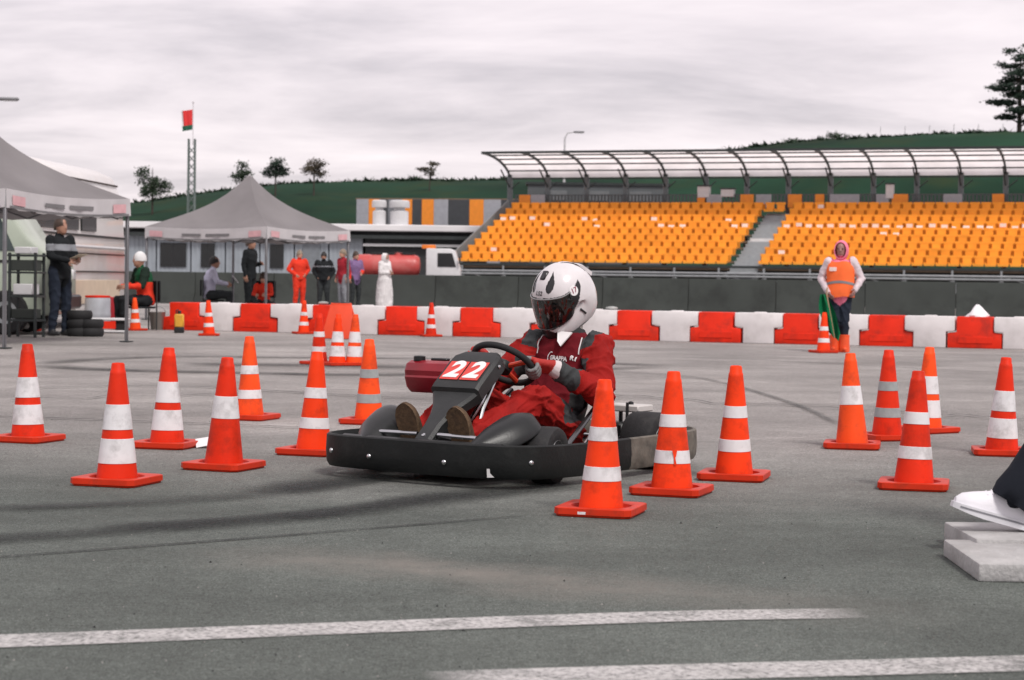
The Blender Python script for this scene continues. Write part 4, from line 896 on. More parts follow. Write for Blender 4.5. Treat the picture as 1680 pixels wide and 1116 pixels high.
SKINM = {'light': mat('skin_light', (.50, .27, .19), .5, var=.08), 'tan': mat('skin_tan', (.36, .19, .13), .5, var=.08), 'dark': mat('skin_deep', (.30, .15, .13), .5, var=.08)}
EYE = mat('eye_dark', (.02, .015, .012), .2); LIP = mat('lip', (.30, .10, .09), .5)
def cloth(name, c, bump=.35): return mat('cloth_' + name, c, .85, var=.14, vscale=5, bump=bump, bscale=18, spec=.15)
def head_rings(c, h=1.0, f=None):
    """head lofted bottom to top in frame f (x forward, y left, z up)"""
    f = f or Matrix.Identity(3); c = Vector(c); out = []
    for z, x, hx, hy in ((-.118, .045, .030, .028), (-.10, .035, .058, .048), (-.07, .018, .082, .064), (-.03, .006, .096, .072), (.02, 0, .104, .077), (.06, -.004, .102, .076), (.095, -.008, .082, .064), (.118, -.01, .05, .04), (.126, -.01, .015, .012)):
        out.append((c + f @ Vector((x * h, 0, z * h)), f @ Vector((0, hy * h, 0)), f @ Vector((hx * h, 0, 0))))
    return out
def face_parts(c, f, parent, dark=False):
    c = Vector(c)
    for s in (-1, 1):
        g = Geo(); g.ellipsoid((0, 0, 0), (.010, .013, .008), 10, 6, M=Matrix.Translation(c + f @ Vector((.088, s * .032, .012))) @ f.to_4x4()); g.obj('eye', EYE, parent)
    g = Geo(); g.ellipsoid((0, 0, 0), (.008, .024, .007), 10, 6, M=Matrix.Translation(c + f @ Vector((.086, 0, -.062))) @ f.to_4x4()); g.obj('mouth', LIP, parent)
def hair(c, f, parent, m, long=0.0, cap=False):
    g = Geo(); rings = []
    for i in range(10):
        q = i / 9; ang = q * (math.pi * .56); z = .136 * math.cos(ang); r = math.sin(ang); ring = []
        for j in range(24):
            a = 2 * math.pi * j / 24; fr = max(0, math.cos(a)); drop = 0 if cap else (.03 * fr - (.035 + long) * max(0, -math.cos(a) + .3)) * max(0, q - .55) / .45
            ring.append(Vector(c) + f @ Vector((-.013 + .116 * r * math.cos(a) + .002 * math.sin(7 * a), .090 * r * math.sin(a), .008 + z + drop + .003 * math.sin(5 * a + i))))
        rings.append(ring)
    g.loft(rings, cap=True); return g.obj('cap' if cap else 'hair', m, parent)
def hand_geo(wrist, dirv, palmn, s=1.0, curl=.5):
    """palm, four unequal bent fingers and a thumb leaving the side of the palm"""
    g = Geo(); d = Vector(dirv).normalized(); n = Vector(palmn); n = (n - d * n.dot(d)).normalized(); l = d.cross(n); w = Vector(wrist)
    for o_ in (-.028, -.009, .010, .028): g.capsule(w + d * .005 * s + l * o_ * .6 * s, .016 * s, w + d * .082 * s + l * o_ * s, .014 * s, 8)
    for i, (o_, L_) in enumerate(((-.030, .062), (-.010, .075), (.011, .072), (.030, .056))):
        k = w + d * .088 * s + l * o_ * s; a1, a2, a3 = curl * .5, curl * 1.3, curl * 2.0
        for a, ll, r in ((a1, .42, .0095), (a2, .33, .0088), (a3, .25, .0078)):
            e = k + (d * math.cos(a) + n * math.sin(a)) * L_ * ll * s; g.capsule(k, r * s, e, r * .93 * s, 8); k = e
    k = w + d * .025 * s - l * .03 * s; e = k + (d * .6 - l * .75 + n * .25).normalized() * .036 * s; g.capsule(k, .012 * s, e, .011 * s, 8); g.capsule(e, .011 * s, e + (d * .9 - l * .25 + n * .4).normalized() * .030 * s, .009 * s, 8)
    return g
def person(label, loc, yaw, h, cols, J=None, build=1.0, voxel=.018, hair_m=None, hairlong=0.0, cap=False, recolor=None, extra=None, robe=False, skin='tan', headturn=0.0, headtilt=0.0, shoes=True, fingers=True, group=None, curl=.5):
    o = thing('person', label, 'person', loc, yaw, group); k = h / 1.72
    j = dict(pel=(0, 0, .93), chest=(.01, 0, 1.25), neck=(-.005, 0, 1.46), head=(.02, 0, 1.595),
             ls=(0, .185, 1.405), le=(-.03, .24, 1.13), lw=(.05, .25, .90), rs=(0, -.185, 1.405), re=(-.03, -.24, 1.13), rw=(.05, -.25, .90),
             lh=(0, .09, .92), lk=(.02, .11, .50), la=(-.02, .12, .09), rh=(0, -.09, .92), rk=(.02, -.11, .50), ra=(-.02, -.12, .09), lt=None, rt=None)
    j.update(J or {})
    j = {a: (Vector(b) * k if b is not None else None) for a, b in j.items()}; b_ = build * k
    sp = (j['neck'] - j['pel']).normalized(); lat = (j['ls'] - j['rs']).normalized(); dep = lat.cross(sp).normalized(); dep = -dep if dep.x < 0 else dep; lat = Vector((lat.x, lat.y, lat.z))
    hip = (j['lh'] - j['rh']).normalized()
    def rg(p, w, d, l=lat): return (p, l * w * b_, dep * d * b_)
    lofts = [([rg(j['pel'] - sp * .09 * k, .15, .105, hip), rg(j['pel'], .168, .118, hip), rg(j['pel'].lerp(j['chest'], .45), .148, .108), rg(j['chest'], .168, .122), rg(j['chest'].lerp(j['neck'], .55), .17, .11), rg(j['neck'] - sp * .035 * k, .11, .075), rg(j['neck'] - sp * .01 * k, .06, .055)], 'torso')]
    fm = Matrix.Rotation(headturn, 3, 'Z') @ Matrix.Rotation(headtilt, 3, 'Y')
    lofts.append((head_rings(j['head'], k, fm), 'head'))
    caps = [(j['neck'] - sp * .03 * k, .056 * k, j['head'] - Vector((0, 0, .06 * k)), .052 * k, 'head'), (j['head'] + fm @ Vector((.095, 0, .015)) * k, .009 * k, j['head'] + fm @ Vector((.112, 0, -.022)) * k, .014 * k, 'head')]
    for s in (-1, 1): caps.append((j['head'] + fm @ Vector((-.01, s * .075, .02)) * k, .014 * k, j['head'] + fm @ Vector((-.005, s * .076, -.02)) * k, .010 * k, 'head'))
    for s in 'lr':
        caps += [(j[s + 's'], .066 * b_, j[s + 'e'], .050 * b_, 'uarm'), (j[s + 'e'], .050 * b_, j[s + 'w'], .036 * b_, 'farm')]
        hd = (j[s + 'w'] - j[s + 'e']).normalized()
        if not robe:
            caps += [(j[s + 'h'], .094 * b_, j[s + 'k'], .066 * b_, 'thigh'), (j[s + 'k'], .064 * b_, j[s + 'a'], .046 * b_, 'shin')]
        toe = j[s + 't'] if j[s + 't'] is not None else j[s + 'a'] + Vector((.15, .015 if s == 'l' else -.015, -.045)) * k
        heel = j[s + 'a'] + Vector((-.045, 0, -.045)) * k
        if shoes: caps += [(heel, .040 * k, toe, .034 * k, 'shoe'), (j[s + 'a'], .045 * k, (heel + toe) / 2, .042 * k, 'shoe')]
    if robe: lofts.append(([((j['pel'].x, 0, .09 * k), Vector((0, .28, 0)) * k, Vector((.26, 0, 0)) * k), ((j['pel'].x, 0, .5 * k), Vector((0, .27, 0)) * k, Vector((.25, 0, 0)) * k), ((j['pel'].x, 0, .95 * k), Vector((0, .25, 0)) * k, Vector((.20, 0, 0)) * k)], 'thigh'))
    c2 = dict(torso=cols['top'], uarm=cols.get('sleeve', cols['top']), farm=cols.get('sleeve', cols['top']), thigh=cols['legs'], shin=cols['legs'], shoe=cols.get('shoe', mat('shoe_dark', (.02, .02, .022), .6)), head=SKINM[skin])
    c2.update(cols.get('extra', {}))
    rc = (lambda c, t: recolor(c / k, t)) if recolor else None
    skin_body('body', caps, lofts, voxel * k, c2, o, 2, rc, fold={'torso': (.010, 5, 0, 1.0), 'farm': (.006, 9, 0, .6), 'uarm': (.007, 8, 0, .6), 'thigh': (.010, 5, 0, 1.6), 'shin': (.010, 6, 0, 1.3)})
    face_parts(j['head'], fm, o)
    if fingers:
        for s in 'lr':
            hd = (j[s + 'w'] - j[s + 'e']).normalized(); hand_geo(j[s + 'w'] - hd * .01, hd, Vector((0, -1 if s == 'l' else 1, 0)) + Vector((0, 0, -.3)), k, curl).obj('hand', cols.get('hand', SKINM[skin]), o)
    if hair_m: hair(j['head'], fm, o, hair_m, hairlong, cap)
    return o
HB = mat('hair_black', (.012, .010, .009), .6, var=.3, vscale=30); HBr = mat('hair_brown', (.05, .03, .02), .6, var=.3, vscale=30); HBl = mat('hair_fair', (.22, .17, .12), .6, var=.3, vscale=30)
BLK = cloth('black', (.014, .016, .018)); CHC = cloth('charcoal', (.035, .04, .042)); NVY = cloth('navy', (.02, .026, .04)); LAV = cloth('lavender', (.52, .52, .64)); RDO = cloth('red_orange', (.70, .045, .022)); DRD = cloth('dark_red', (.28, .02, .03)); PUR = cloth('purple_grey', (.20, .13, .26)); WHT = cloth('white', (.66, .64, .64)); GRN = cloth('deep_green', (.01, .07, .03)); GRY = cloth('grey', (.22, .23, .25)); DGN = cloth('dark_green', (.015, .028, .02))
def at(u, Y): q = P(u, 450, Y); return (q.x, q.y, 0)

# people by the tents and barriers
fold_arms = dict(le=(.02, .25, 1.14), lw=(.20, .04, 1.17), re=(.02, -.25, 1.14), rw=(.21, -.05, 1.13))
person('man in dark jacket and jeans standing under the tent holding a paper', at(98, 29.3), R(-35), 1.78, dict(top=BLK, legs=NVY, extra={'chest': GRY}), dict(le=(.06, .23, 1.15), lw=(.28, .10, 1.12), re=(.06, -.23, 1.15), rw=(.27, -.08, 1.10)), 1.08, .016, HBr, skin='tan', recolor=lambda c, t: 'chest' if t in ('torso', 'uarm') and 1.24 < c[2] < 1.34 else t)
q = Vector(at(98, 29.3)) + Matrix.Rotation(R(-35), 3, 'Z') @ Vector((.40, .01, 1.20)); g = Geo(); g.box((0, 0, 0), (.21, .17, .004), .001); o = g.obj('paper_sheet', mat('paper_cream', (.62, .55, .42), .7)); o.location = q; o.rotation_euler = (0, R(-18), R(-35)); tag(o, 'small cream paper held by the man in dark jacket', 'paper')

sit = dict(pel=(-.02, 0, .50), chest=(.02, 0, .82), neck=(.06, 0, 1.03), head=(.10, 0, 1.17), ls=(.06, .185, .98), rs=(.06, -.185, .98), le=(.14, .25, .74), re=(.14, -.25, .74), lw=(.36, .14, .72), rw=(.36, -.14, .72),
           lh=(.02, .09, .48), rh=(.02, -.09, .48), lk=(.42, .13, .50), rk=(.42, -.13, .50), la=(.40, .13, .09), ra=(.40, -.13, .09))
def chair(loc, yaw, label, m):
    o = thing('camping_chair', label, 'chair', loc, yaw, 'camping chairs'); g = Geo(); g.box((.10, 0, .385), (.44, .44, .03), .01); g.obj('seat', m, o); g = Geo(); g.box((-.19, 0, .66), (.03, .44, .36), .012); g.obj('backrest', m, o)
    for sx_ in (-.14, .30):
        for sy_ in (-.20, .20): g = Geo(); g.tube([(sx_, sy_, 0), (sx_, sy_, .375 if sx_ > 0 else .84)], .013, 6); g.obj('leg', STEELD, o)
L1 = at(344, 43); chair(L1, R(8), 'dark camping chair carrying the man in lavender shirt', BLK)
person('man in lavender shirt and dark glasses seated with a tablet', L1, R(8), 1.80, dict(top=LAV, legs=CHC), {**sit, 'le': (.16, .24, .76), 're': (.16, -.24, .76)}, 1.12, .016, HB, skin='tan')
q = Vector(L1) + Matrix.Rotation(R(8), 3, 'Z') @ Vector((.56, 0, .86)); g = Geo(); g.box((0, 0, 0), (.02, .30, .21), .004); o = thing('tablet', 'pale tablet held up by the seated man in lavender', 'tablet', q, R(8)); b_ = g.obj('case', mat('tablet_pale', (.6, .6, .6), .3), o); b_.rotation_euler = (0, R(-40), 0)
person('tall person in black standing at the gazebo, dark trousers', at(410, 44), R(-20), 1.80, dict(top=BLK, legs=BLK), dict(le=(.0, .24, 1.14), lw=(.20, .12, 1.16), rw=(.03, -.26, .9)), 1.05, .018, HBr, skin='tan')
L2 = at(433, 41.5); chair(L2, R(-95), 'low dark camping chair under the child in red', BLK)
person('child in red hooded jacket seated low behind the barrier', L2, R(-95), 1.30, dict(top=RDO, legs=CHC), {**sit}, 1.15, .02, HBr, skin='light') 
person('person in red-orange overalls standing with hands at the waist', at(491, 58), R(-60), 1.70, dict(top=RDO, legs=RDO), dict(le=(-.06, .33, 1.15), lw=(.08, .17, 1.0), re=(-.06, -.33, 1.15), rw=(.08, -.17, 1.0)), 1.25, .02, HBl, skin='light')
person('man in black zipped jacket facing the track, hands in pockets', at(531, 58), R(-88), 1.66, dict(top=BLK, legs=CHC, extra={'stripe': GRY}), dict(le=(-.05, .31, 1.14), lw=(.05, .20, .96), re=(-.05, -.31, 1.14), rw=(.05, -.20, .96)), 1.35, .02, HB, skin='tan', recolor=lambda c, t: 'stripe' if t in ('torso', 'uarm') and 1.27 < c[2] < 1.30 else t)
person('person in dark red jacket and grey trousers with back to the tanker', at(563, 57), R(-140), 1.74, dict(top=DRD, legs=GRY), dict(lw=(.02, .26, .9)), 1.15, .02, HBl, skin='light')
person('person in purple jacket close beside the one in dark red', at(583, 58.5), R(-50), 1.70, dict(top=PUR, legs=CHC, extra={'cuffs': RDO}), dict(le=(.02, .25, 1.13), lw=(.22, .08, 1.06)), 1.12, .02, HBr, skin='light', recolor=lambda c, t: 'cuffs' if t == 'farm' else t)
def hooded(o, k, c, m, f=None):
    g = Geo(); rings = []
    for i in range(8):
        q = i / 7; x = .075 - .20 * q; ring = []
        sc = .98 + .14 * math.sin(q * 2.2) if q < .75 else 1.1 * math.sqrt(max(.02, 1 - ((q - .6) / .42) ** 2))
        for jx in range(22):
            a = 2 * math.pi * jx / 22; ring.append(((c[0] + x) * k, (.102 * sc * math.sin(a)) * k, (c[2] - .012 + .145 * sc * math.cos(a)) * k))
        rings.append(ring)
    inner = [[((x_ - c[0] * k) * .9 + c[0] * k + .012 * k, y_ * .86, (z_ - c[2] * k) * .87 + c[2] * k) for x_, y_, z_ in r] for r in rings[:3]]
    g.loft(inner[::-1] + rings, cap=False); g.add(rings[-1], [tuple(range(22))]); return g.obj('hood', m, o)
o = person('person in long white hooded robe with folded arms', at(631, 58), R(-30), 1.64, dict(top=WHT, legs=WHT), fold_arms, 1.5, .02, None, robe=True, skin='tan', headtilt=.2, headturn=-.3); hooded(o, 1.64 / 1.72, (.02, 0, 1.595), WHT)
L3 = at(238, 33.2); chair(L3, R(-150), 'camping chair under the figure with white cap near the coach', BLK)
person('figure in green and red jacket and white cap sitting near the coach', L3, R(-150), 1.75, dict(top=GRN, sleeve=DGN, legs=BLK, extra={'low': RDO}), sit, 1.15, .018, cloth('cap_white', (.7, .7, .7)), cap=True, skin='tan', recolor=lambda c, t: 'low' if t in ('torso', 'farm') and c[2] < .80 else t)

# marshal
MO = cloth('marshal_orange', (.90, .16, .045), .25); MP = cloth('marshal_pink', (.86, .22, .33)); MW = cloth('marshal_pale_sleeve', (.66, .57, .60)); MS = mat('reflective_strip', (.22, .22, .23), .4, var=.1); OBOOT = mat('boot_orange', (.82, .09, .02), .45)
pm = G(1377, 578); yw = math.atan2(-pm.y, -pm.x) - R(6)
def mrec(c, t):
    if t == 'torso':
        if c[2] < .88: return 'pink'
        if 1.06 + .03 * abs(c[1]) < c[2] < 1.095 + .03 * abs(c[1]): return 'strip'
        if c[2] > 1.40: return 'pink'
        return 'torso'
    if t == 'shin' and c[2] < .27: return 'shoe'
    return t
o = person('marshal in orange vest and pink hood holding a lowered green flag', (pm.x, pm.y, 0), yw, 1.53, dict(top=MO, sleeve=MW, legs=NVY, shoe=OBOOT, extra={'pink': MP, 'strip': MS}),
           dict(pel=(0, 0, .95), le=(-.05, .31, 1.15), lw=(.08, .235, .97), re=(-.05, -.31, 1.15), rw=(.13, -.17, .93), lh=(0, .07, .93), rh=(0, -.07, .93), lk=(.02, .06, .5), rk=(.03, -.06, .5), la=(-.02, .08, .10), ra=(0, -.07, .10)), 1.22, .012, None, skin='dark', recolor=mrec)
km = 1.53 / 1.72; hooded(o, km, (.02, 0, 1.595), MP)
g = Geo(); rings = []     # vest flares over the hips, open front seam
for z, w, d_ in ((.86, .222, .178), (.95, .226, .176), (1.05, .214, .165), (1.16, .215, .162), (1.27, .222, .16), (1.36, .205, .14), (1.41, .15, .11)):
    rings.append([(.012 + d_ * km * math.cos(a) * (1 + .02 * math.sin(5 * a)), w * km * math.sin(a), z * km + .008 * math.sin(4 * a)) for a in [2 * math.pi * jx / 32 for jx in range(32)]])
g.loft(rings, cap=False); ve = g.obj('vest', MO, o)
g = Geo(); rr = []
for z, e_ in ((1.055, .004), (1.095, .004)): rr.append([(.012 + (.166 + e_) * km * math.cos(a) * (1 + .02 * math.sin(5 * a)), (.216 + e_) * km * math.sin(a), (z - .04 * abs(math.sin(a)) ** 2 + .02) * km) for a in [2 * math.pi * jx / 32 for jx in range(32)]])
g.loft(rr, cap=False); g.obj('reflective_strip', MS, ve)
g = Geo(); g.box((.162 * km, -.105 * km, 1.29 * km), (.008, .10, .055), .002); g.obj('chest_badge', mat('badge_pale', (.8, .62, .58), .5), ve)
for s in (-1, 1): g = Geo(); g.lathe([(.045, 0), (.075, .004), (.078, .05), (.07, .18), (.074, .24), (.06, .245)], 16, M=Matrix.Translation((.03, s * .068, 0))); g.obj('boot', OBOOT, o)
# lowered flag
f = thing('signal_flag', 'green signal flag hanging down from the marshal hand', 'flag', (pm.x, pm.y, 0), yw)
hp = Vector((.21, -.165, .80)); tip = Vector((.24, -.045, .20))
g = Geo(); g.tube([hp + Vector((-.06, 0, .09)), hp, hp.lerp(tip, .5), tip], .011, 8); g.obj('stick', mat('stick_wood', (.3, .2, .12), .6), f)
g = Geo(); rows = []
for i in range(15):
    s = i / 14; c_ = hp.lerp(tip, s * .98); w = (.04 + .075 * math.sin(min(1, s * 1.6) * math.pi * .62)) * (1 if s < .85 else 1 - (s - .85) * 3); row = []
    for jx in range(13):
        t = jx / 12 * 2 - 1; row.append(c_ + Vector((.035 * math.sin(t * 6 + s * 3), t * w - .05 * (1 - s), -.05 * t * s)))
    rows.append(row)
g.loft([[p_ + Vector((.005, 0, 0)) for p_ in r] for r in rows], closed=False, cap=False); g.loft([[p_ - Vector((.005, 0, 0)) for p_ in r] for r in rows], closed=False, cap=False); g.obj('cloth', cloth('flag_green', (.004, .13, .05)), f)

# pedestrian stepping on the slab
ps = G(1640, 872, .075); px_, py_ = ps.x + .075, ps.y + .02
SNK = mat('sneaker_white', (.72, .71, .75), .55, var=.05, bump=.15, bscale=80, dirt=(.5, .5, .52), damt=.3)
o = person('pedestrian in dark trousers and white trainers stepping onto the paving slab', (px_ + .49, py_ + .1, .075), R(180), 1.76, dict(top=CHC, legs=cloth('trouser_black', (.012, .014, .02)), shoe=SNK),
           dict(lh=(0, .09, .92), lk=(.27, .10, .47), la=(.50, .10, .115), lt=(.69, .10, .085), rh=(0, -.09, .92), rk=(.03, -.10, .50), ra=(-.25, -.10, .09), rt=(-.09, -.11, .045)), 1.0, .010, HB, skin='tan', shoes=False)
def trainer(ank, pitch, parent):
    M_ = Matrix.Translation(ank) @ Matrix.Rotation(-pitch, 4, 'Y')
    g = Geo(); rings = []
    for x, w, zt_ in ((-.085, .024, .055), (-.075, .036, .09), (-.045, .042, .105), (0, .043, .105), (.05, .045, .092), (.10, .049, .072), (.15, .050, .056), (.185, .042, .042), (.205, .024, .022)):
        rings.append([(x, w * math.cos(a) * (1 if math.sin(a) < 0 else .9), (-.062 + (zt_ * math.sin(a) if math.sin(a) > 0 else 0.0))) for a in [2 * math.pi * jx / 20 for jx in range(20)]])
    g.loft(rings, M=M_); sh = g.obj('shoe', SNK, parent)
    g = Geo(); rings = []
    for x, w in ((-.092, .02), (-.08, .036), (-.045, .044), (0, .042), (.05, .044), (.10, .050), (.15, .052), (.19, .042), (.212, .02)):
        z0 = -.090 + .012 * max(0, (x - .12) / .09); rings.append([(x, -w, z0), (x, w, z0), (x, w * 1.02, -.058), (x, -w * 1.02, -.058)])
    g.loft(rings, M=M_); g.obj('sole', mat('sole_white', (.66, .66, .69), .6), sh)
    g = Geo(); g.loft([[(x, -w - .002, -.072), (x, -w - .002, -.066)] for x, w in ((-.08, .036), (-.045, .044), (0, .042), (.05, .044), (.10, .050), (.15, .052), (.19, .042))], closed=False, cap=False, M=M_)
    g.loft([[(x, w + .002, -.072), (x, w + .002, -.066)] for x, w in ((-.08, .036), (-.045, .044), (0, .042), (.05, .044), (.10, .050), (.15, .052), (.19, .042))], closed=False, cap=False, M=M_); g.obj('stripe', mat('sole_grey', (.2, .2, .22), .6), sh)
    g = Geo()
    for k in range(5): x = .03 + k * .018; z = -.062 + .100 - k * .0075; g.tube([(x, -.025, z - .012), (x + .004, 0, z), (x, .025, z - .012)], .0035, 5, M=M_)
    g.obj('lace', SNK, sh)
trainer(Vector((.512, .102, .108)), R(15), o); trainer(Vector((-.255, -.102, .093)), R(0), o)
g = Geo(); kk = 1.76 / 1.72
for s, (a0, a1) in (('l', ((.27, .10, .47), (.495, .10, .115))), ('r', ((.03, -.10, .50), (-.25, -.10, .09)))):
    a0, a1 = Vector(a0) * kk, Vector(a1) * kk; pts = [a0.lerp(a1, q) for q in (.1, .35, .6, .8, .95, 1.06)]; g.tube(pts, [.070, .074, .078, .082, .088, .090], 20)
for i, vv_ in enumerate(g.v): g.v[i] = (vv_[0] + .007 * math.sin(vv_[2] * 60 + vv_[1] * 30), vv_[1] + .006 * math.sin(vv_[2] * 45), vv_[2])
g.obj('trouser_leg', cloth('trouser_black', (.012, .014, .02)), o, angle=80)
# ------------------------------------------------------------------ go-kart
KYAW = math.atan2(-.83, -.56)
kart = thing('go_kart', 'black go-kart number 22 with wraparound bumper cornering between cones', 'go-kart', (.037, 9.80, 0), KYAW)
BLKP = mat('kart_black_plastic', (.011, .0125, .013), .38, var=.2, vscale=9, bump=.06, bscale=120, dirt=(.03, .032, .03), dscale=7, damt=.4, spec=.4)
PANELP = mat('kart_panel_plastic', (.015, .017, .0175), .5, var=.15, vscale=9, bump=.15, bscale=160, dirt=(.035, .036, .035), dscale=9, damt=.35)
BUMP = mat('kart_bumper_rubber', (.007, .0085, .0085), .55, var=.25, vscale=6, bump=.12, bscale=70, dirt=(.022, .024, .023), dscale=11, damt=.5, spec=.3)
WORN = mat('kart_bumper_worn', (.13, .115, .095), .75, var=.35, vscale=14, bump=.3, bscale=40, dirt=(.03, .03, .028), dscale=10, damt=.8)
CHROME = mat('chrome_tube', (.55, .56, .57), .22, 1.0, var=.08); TYRE = mat('kart_tyre', (.012, .012, .013), .75, var=.2, vscale=30, bump=.2, bscale=90, dirt=(.05, .048, .045), dscale=12, damt=.5); RIMM = mat('kart_rim', (.45, .45, .46), .35, .9)
BA_, BB_, NE = .93, .66, 5.0
def outl(a, off=0):
    c, s = math.cos(a), math.sin(a); x = (BA_ + off) * math.copysign(abs(c) ** (2 / NE), c); y = (BB_ + off) * math.copysign(abs(s) ** (2 / NE), s); return x, y
# even-length samples round the outline
fine = [outl(2 * math.pi * i / 4000) for i in range(4000)]; acc = [0]
for i in range(1, 4001): acc.append(acc[-1] + math.dist(fine[i % 4000], fine[i - 1]))
def bumper_part(name, s0, s1, m, n, zl=.04, zh=.195):
    g = Geo(); rings = []
    for k in range(n + 1):
        s = (s0 + (s1 - s0) * k / n) % acc[-1]; i = int(np.searchsorted(acc, s)) % 4000; x, y = fine[i]
        x2, y2 = fine[(i + 4) % 4000]; x1, y1 = fine[(i - 4) % 4000]; tx, ty = x2 - x1, y2 - y1; l = math.hypot(tx, ty) or 1; nx, ny = ty / l, -tx / l
        lift = .012 * max(0, x) ** 2
        pr_ = [(-.045, zl + .01), (-.012, zl), (0, zl + .02), (.004, (zl + zh) / 2), (0, zh - .006), (-.008, zh), (-.018, zh), (-.022, zh - .01), (-.030, zh - .03), (-.045, zl + .03)]
        rings.append([(x + nx * a_, y + ny * a_, z + lift) for a_, z in pr_])
    g.loft(rings); return g.obj(name, m, kart, angle=35)
SL = acc[-1]
# angle 0 = nose; left side passes at a quarter of the length
def s_at(a): return acc[int(a / (2 * math.pi) * 4000)]
sa = next(acc[i] for i in range(4000) if fine[i][1] > .5 and fine[i][0] < .02); sb = next(acc[i] for i in range(1000, 3999) if fine[i][1] < -.3 and fine[i][0] < -.5)
bm1 = bumper_part('front_bumper', sb + .004 - SL, sa - .004, BUMP, 130); bm2 = bumper_part('rear_bumper', sa, sb, WORN, 70)
def on_side(x, y, off=.006):
    best = min(range(0, 4000, 4), key=lambda i: (fine[i][0] - x) ** 2 + (fine[i][1] - y) ** 2); X, Y = fine[best]; x2, y2 = fine[(best + 6) % 4000]; x1, y1 = fine[best - 6]; tx, ty = x2 - x1, y2 - y1; l = math.hypot(tx, ty); return Vector((X, Y, 0)), Vector((ty / l, -tx / l, 0)), Vector((tx / l, ty / l, 0))
for (x, y, z, par) in ((.9, -.48, .125, bm1), (.93, -.22, .115, bm1), (.93, .22, .115, bm1), (.80, .63, .125, bm1), (.35, .66, .115, bm1), (-.45, .66, .155, bm2), (-.42, .66, .07, bm2), (-.86, .55, .12, bm2)):
    p, nn_, tt = on_side(x, y); g = Geo(); g.lathe([(.004, .0), (.013, .0), (.013, .003), (.009, .008), (.003, .0095)], 12, M=frame(p + nn_ * .002 + Vector((0, 0, z)), tt, (0, 0, 1), nn_)); g.obj('bolt', CHROME, par)
p, nn_, tt = on_side(.90, .45); g = Geo(); g.add([p + nn_ * .0075 + tt * a_ + Vector((0, 0, z)) for a_, z in ((-.012, .098), (.002, .098), (.004, .078), (.024, .060), (-.01, .058))], [(0, 1, 2, 3, 4)]); g.obj('scrape', mat('scrape_white', (.6, .6, .6), .6), bm1, smooth=False)
# chassis
g = Geo(); 
for s in (-1, 1): g.tube([(.80, s * .18, .075), (.55, s * .22, .07), (.3, s * .31, .07), (-.3, s * .33, .07), (-.62, s * .30, .07)], .016, 8)
g.tube([(.72, -.33, .075), (.72, .33, .075)], .016, 8); g.tube([(-.2, -.33, .07), (-.2, .33, .07)], .016, 8); g.tube([(-.62, -.3, .07), (-.62, .3, .07)], .016, 8)
for x, y in ((.88, -.2), (.88, .2), (-.87, .3), (-.87, -.3)): g.tube([(x, y, .1), (x - math.copysign(.27, x), y * .9, .075)], .014, 6)
for s in (-1, 1): g.tube([(.1, s * .32, .07), (.1, s * .63, .11)], .014, 6); g.tube([(-.2, s * .33, .07), (-.2, s * .63, .11)], .014, 6)
g.obj('frame', mat('frame_black', (.02, .02, .021), .4, .4), kart)
g = Geo(); g.box((.25, 0, .052), (1.0, .42, .006)); g.obj('floor_pan', mat('floor_pan_metal', (.16, .16, .16), .5, .6), kart, smooth=False)
g = Geo(); g.tube([(-.49, -.50, .14), (-.49, .50, .14)], .02, 10); g.obj('rear_axle', CHROME, kart)
def wheel(x, y, r, w, steer=0):
    M_ = Matrix.Translation((x, y, r)) @ Matrix.Rotation(steer, 4, 'Z') @ Matrix.Rotation(R(-90) * (1 if y > 0 else -1), 4, 'X'); h = w / 2
    g = Geo(); g.lathe([(r * .52, -h * .92), (r * .6, -h), (r * .82, -h * 1.02), (r * .94, -h * .93), (r * .995, -h * .7), (r, 0), (r * .995, h * .7), (r * .94, h * .93), (r * .82, h * 1.02), (r * .6, h), (r * .52, h * .92)], 40, M=M_); t = g.obj('wheel', TYRE, kart)
    g = Geo(); g.lathe([(r * .16, h * .55), (r * .4, h * .5), (r * .46, h * .8), (r * .53, h * .97), (r * .55, h * .9), (r * .52, -h * .9), (r * .16, -h * .8)], 32, M=M_); g.obj('rim', RIMM, t)
    g = Geo(); g.lathe([(.004, h * .5), (.028, h * .5), (.028, h * .72), (.02, h * .78), (.004, h * .78)], 12, M=M_); g.obj('hub', mat('frame_black', (.02, .02, .021), .4, .4), t)
for s in (-1, 1): wheel(.49, s * .49, .135, .125, R(8)); wheel(-.49, s * .47, .145, .185)
for s in (-1, 1):
    g = Geo(); g.tube([(.52, s * .22, .09), (.49, s * .30, .12), (.49, s * .44, .135)], .014, 8); g.obj('stub_axle', CHROME, kart)
# front fenders
for s in (-1, 1):
    g = Geo(); rings = []
    prof_ = [(.84, .185, .10, .31), (.79, .215, .17, .325), (.74, .245, .21, .34), (.69, .275, .24, .355), (.63, .300, .25, .365), (.58, .320, .25, .372), (.54, .330, .235, .378), (.51, .332, .18, .39), (.49, .330, .09, .405)]
    for k_, (x, z, w, cyy) in enumerate(prof_):
        row = []
        for jx in range(15):
            t = jx / 14 * 2 - 1; yy = cyy + t * w / 2; dz = -.055 * abs(t) ** 3 - (.02 if x > .5 else .01) * t * t; row.append((x + .03 * (1 - t * t), s * yy, z + dz))
        rings.append(row)
    und = [[(a_ - .004, b__, c_ - .007) for a_, b__, c_ in r] for r in rings]
    g.loft([r + u_[::-1] for r, u_ in zip(rings, und)], cap=True); g.obj('front_fender', BLKP, kart, angle=50)
    g = Geo(); g.tube([(.50, s * .30, .13), (.52, s * .34, .25), (.54, s * .40, .295)], .008, 6); g.obj('fender_stay', CHROME, kart)
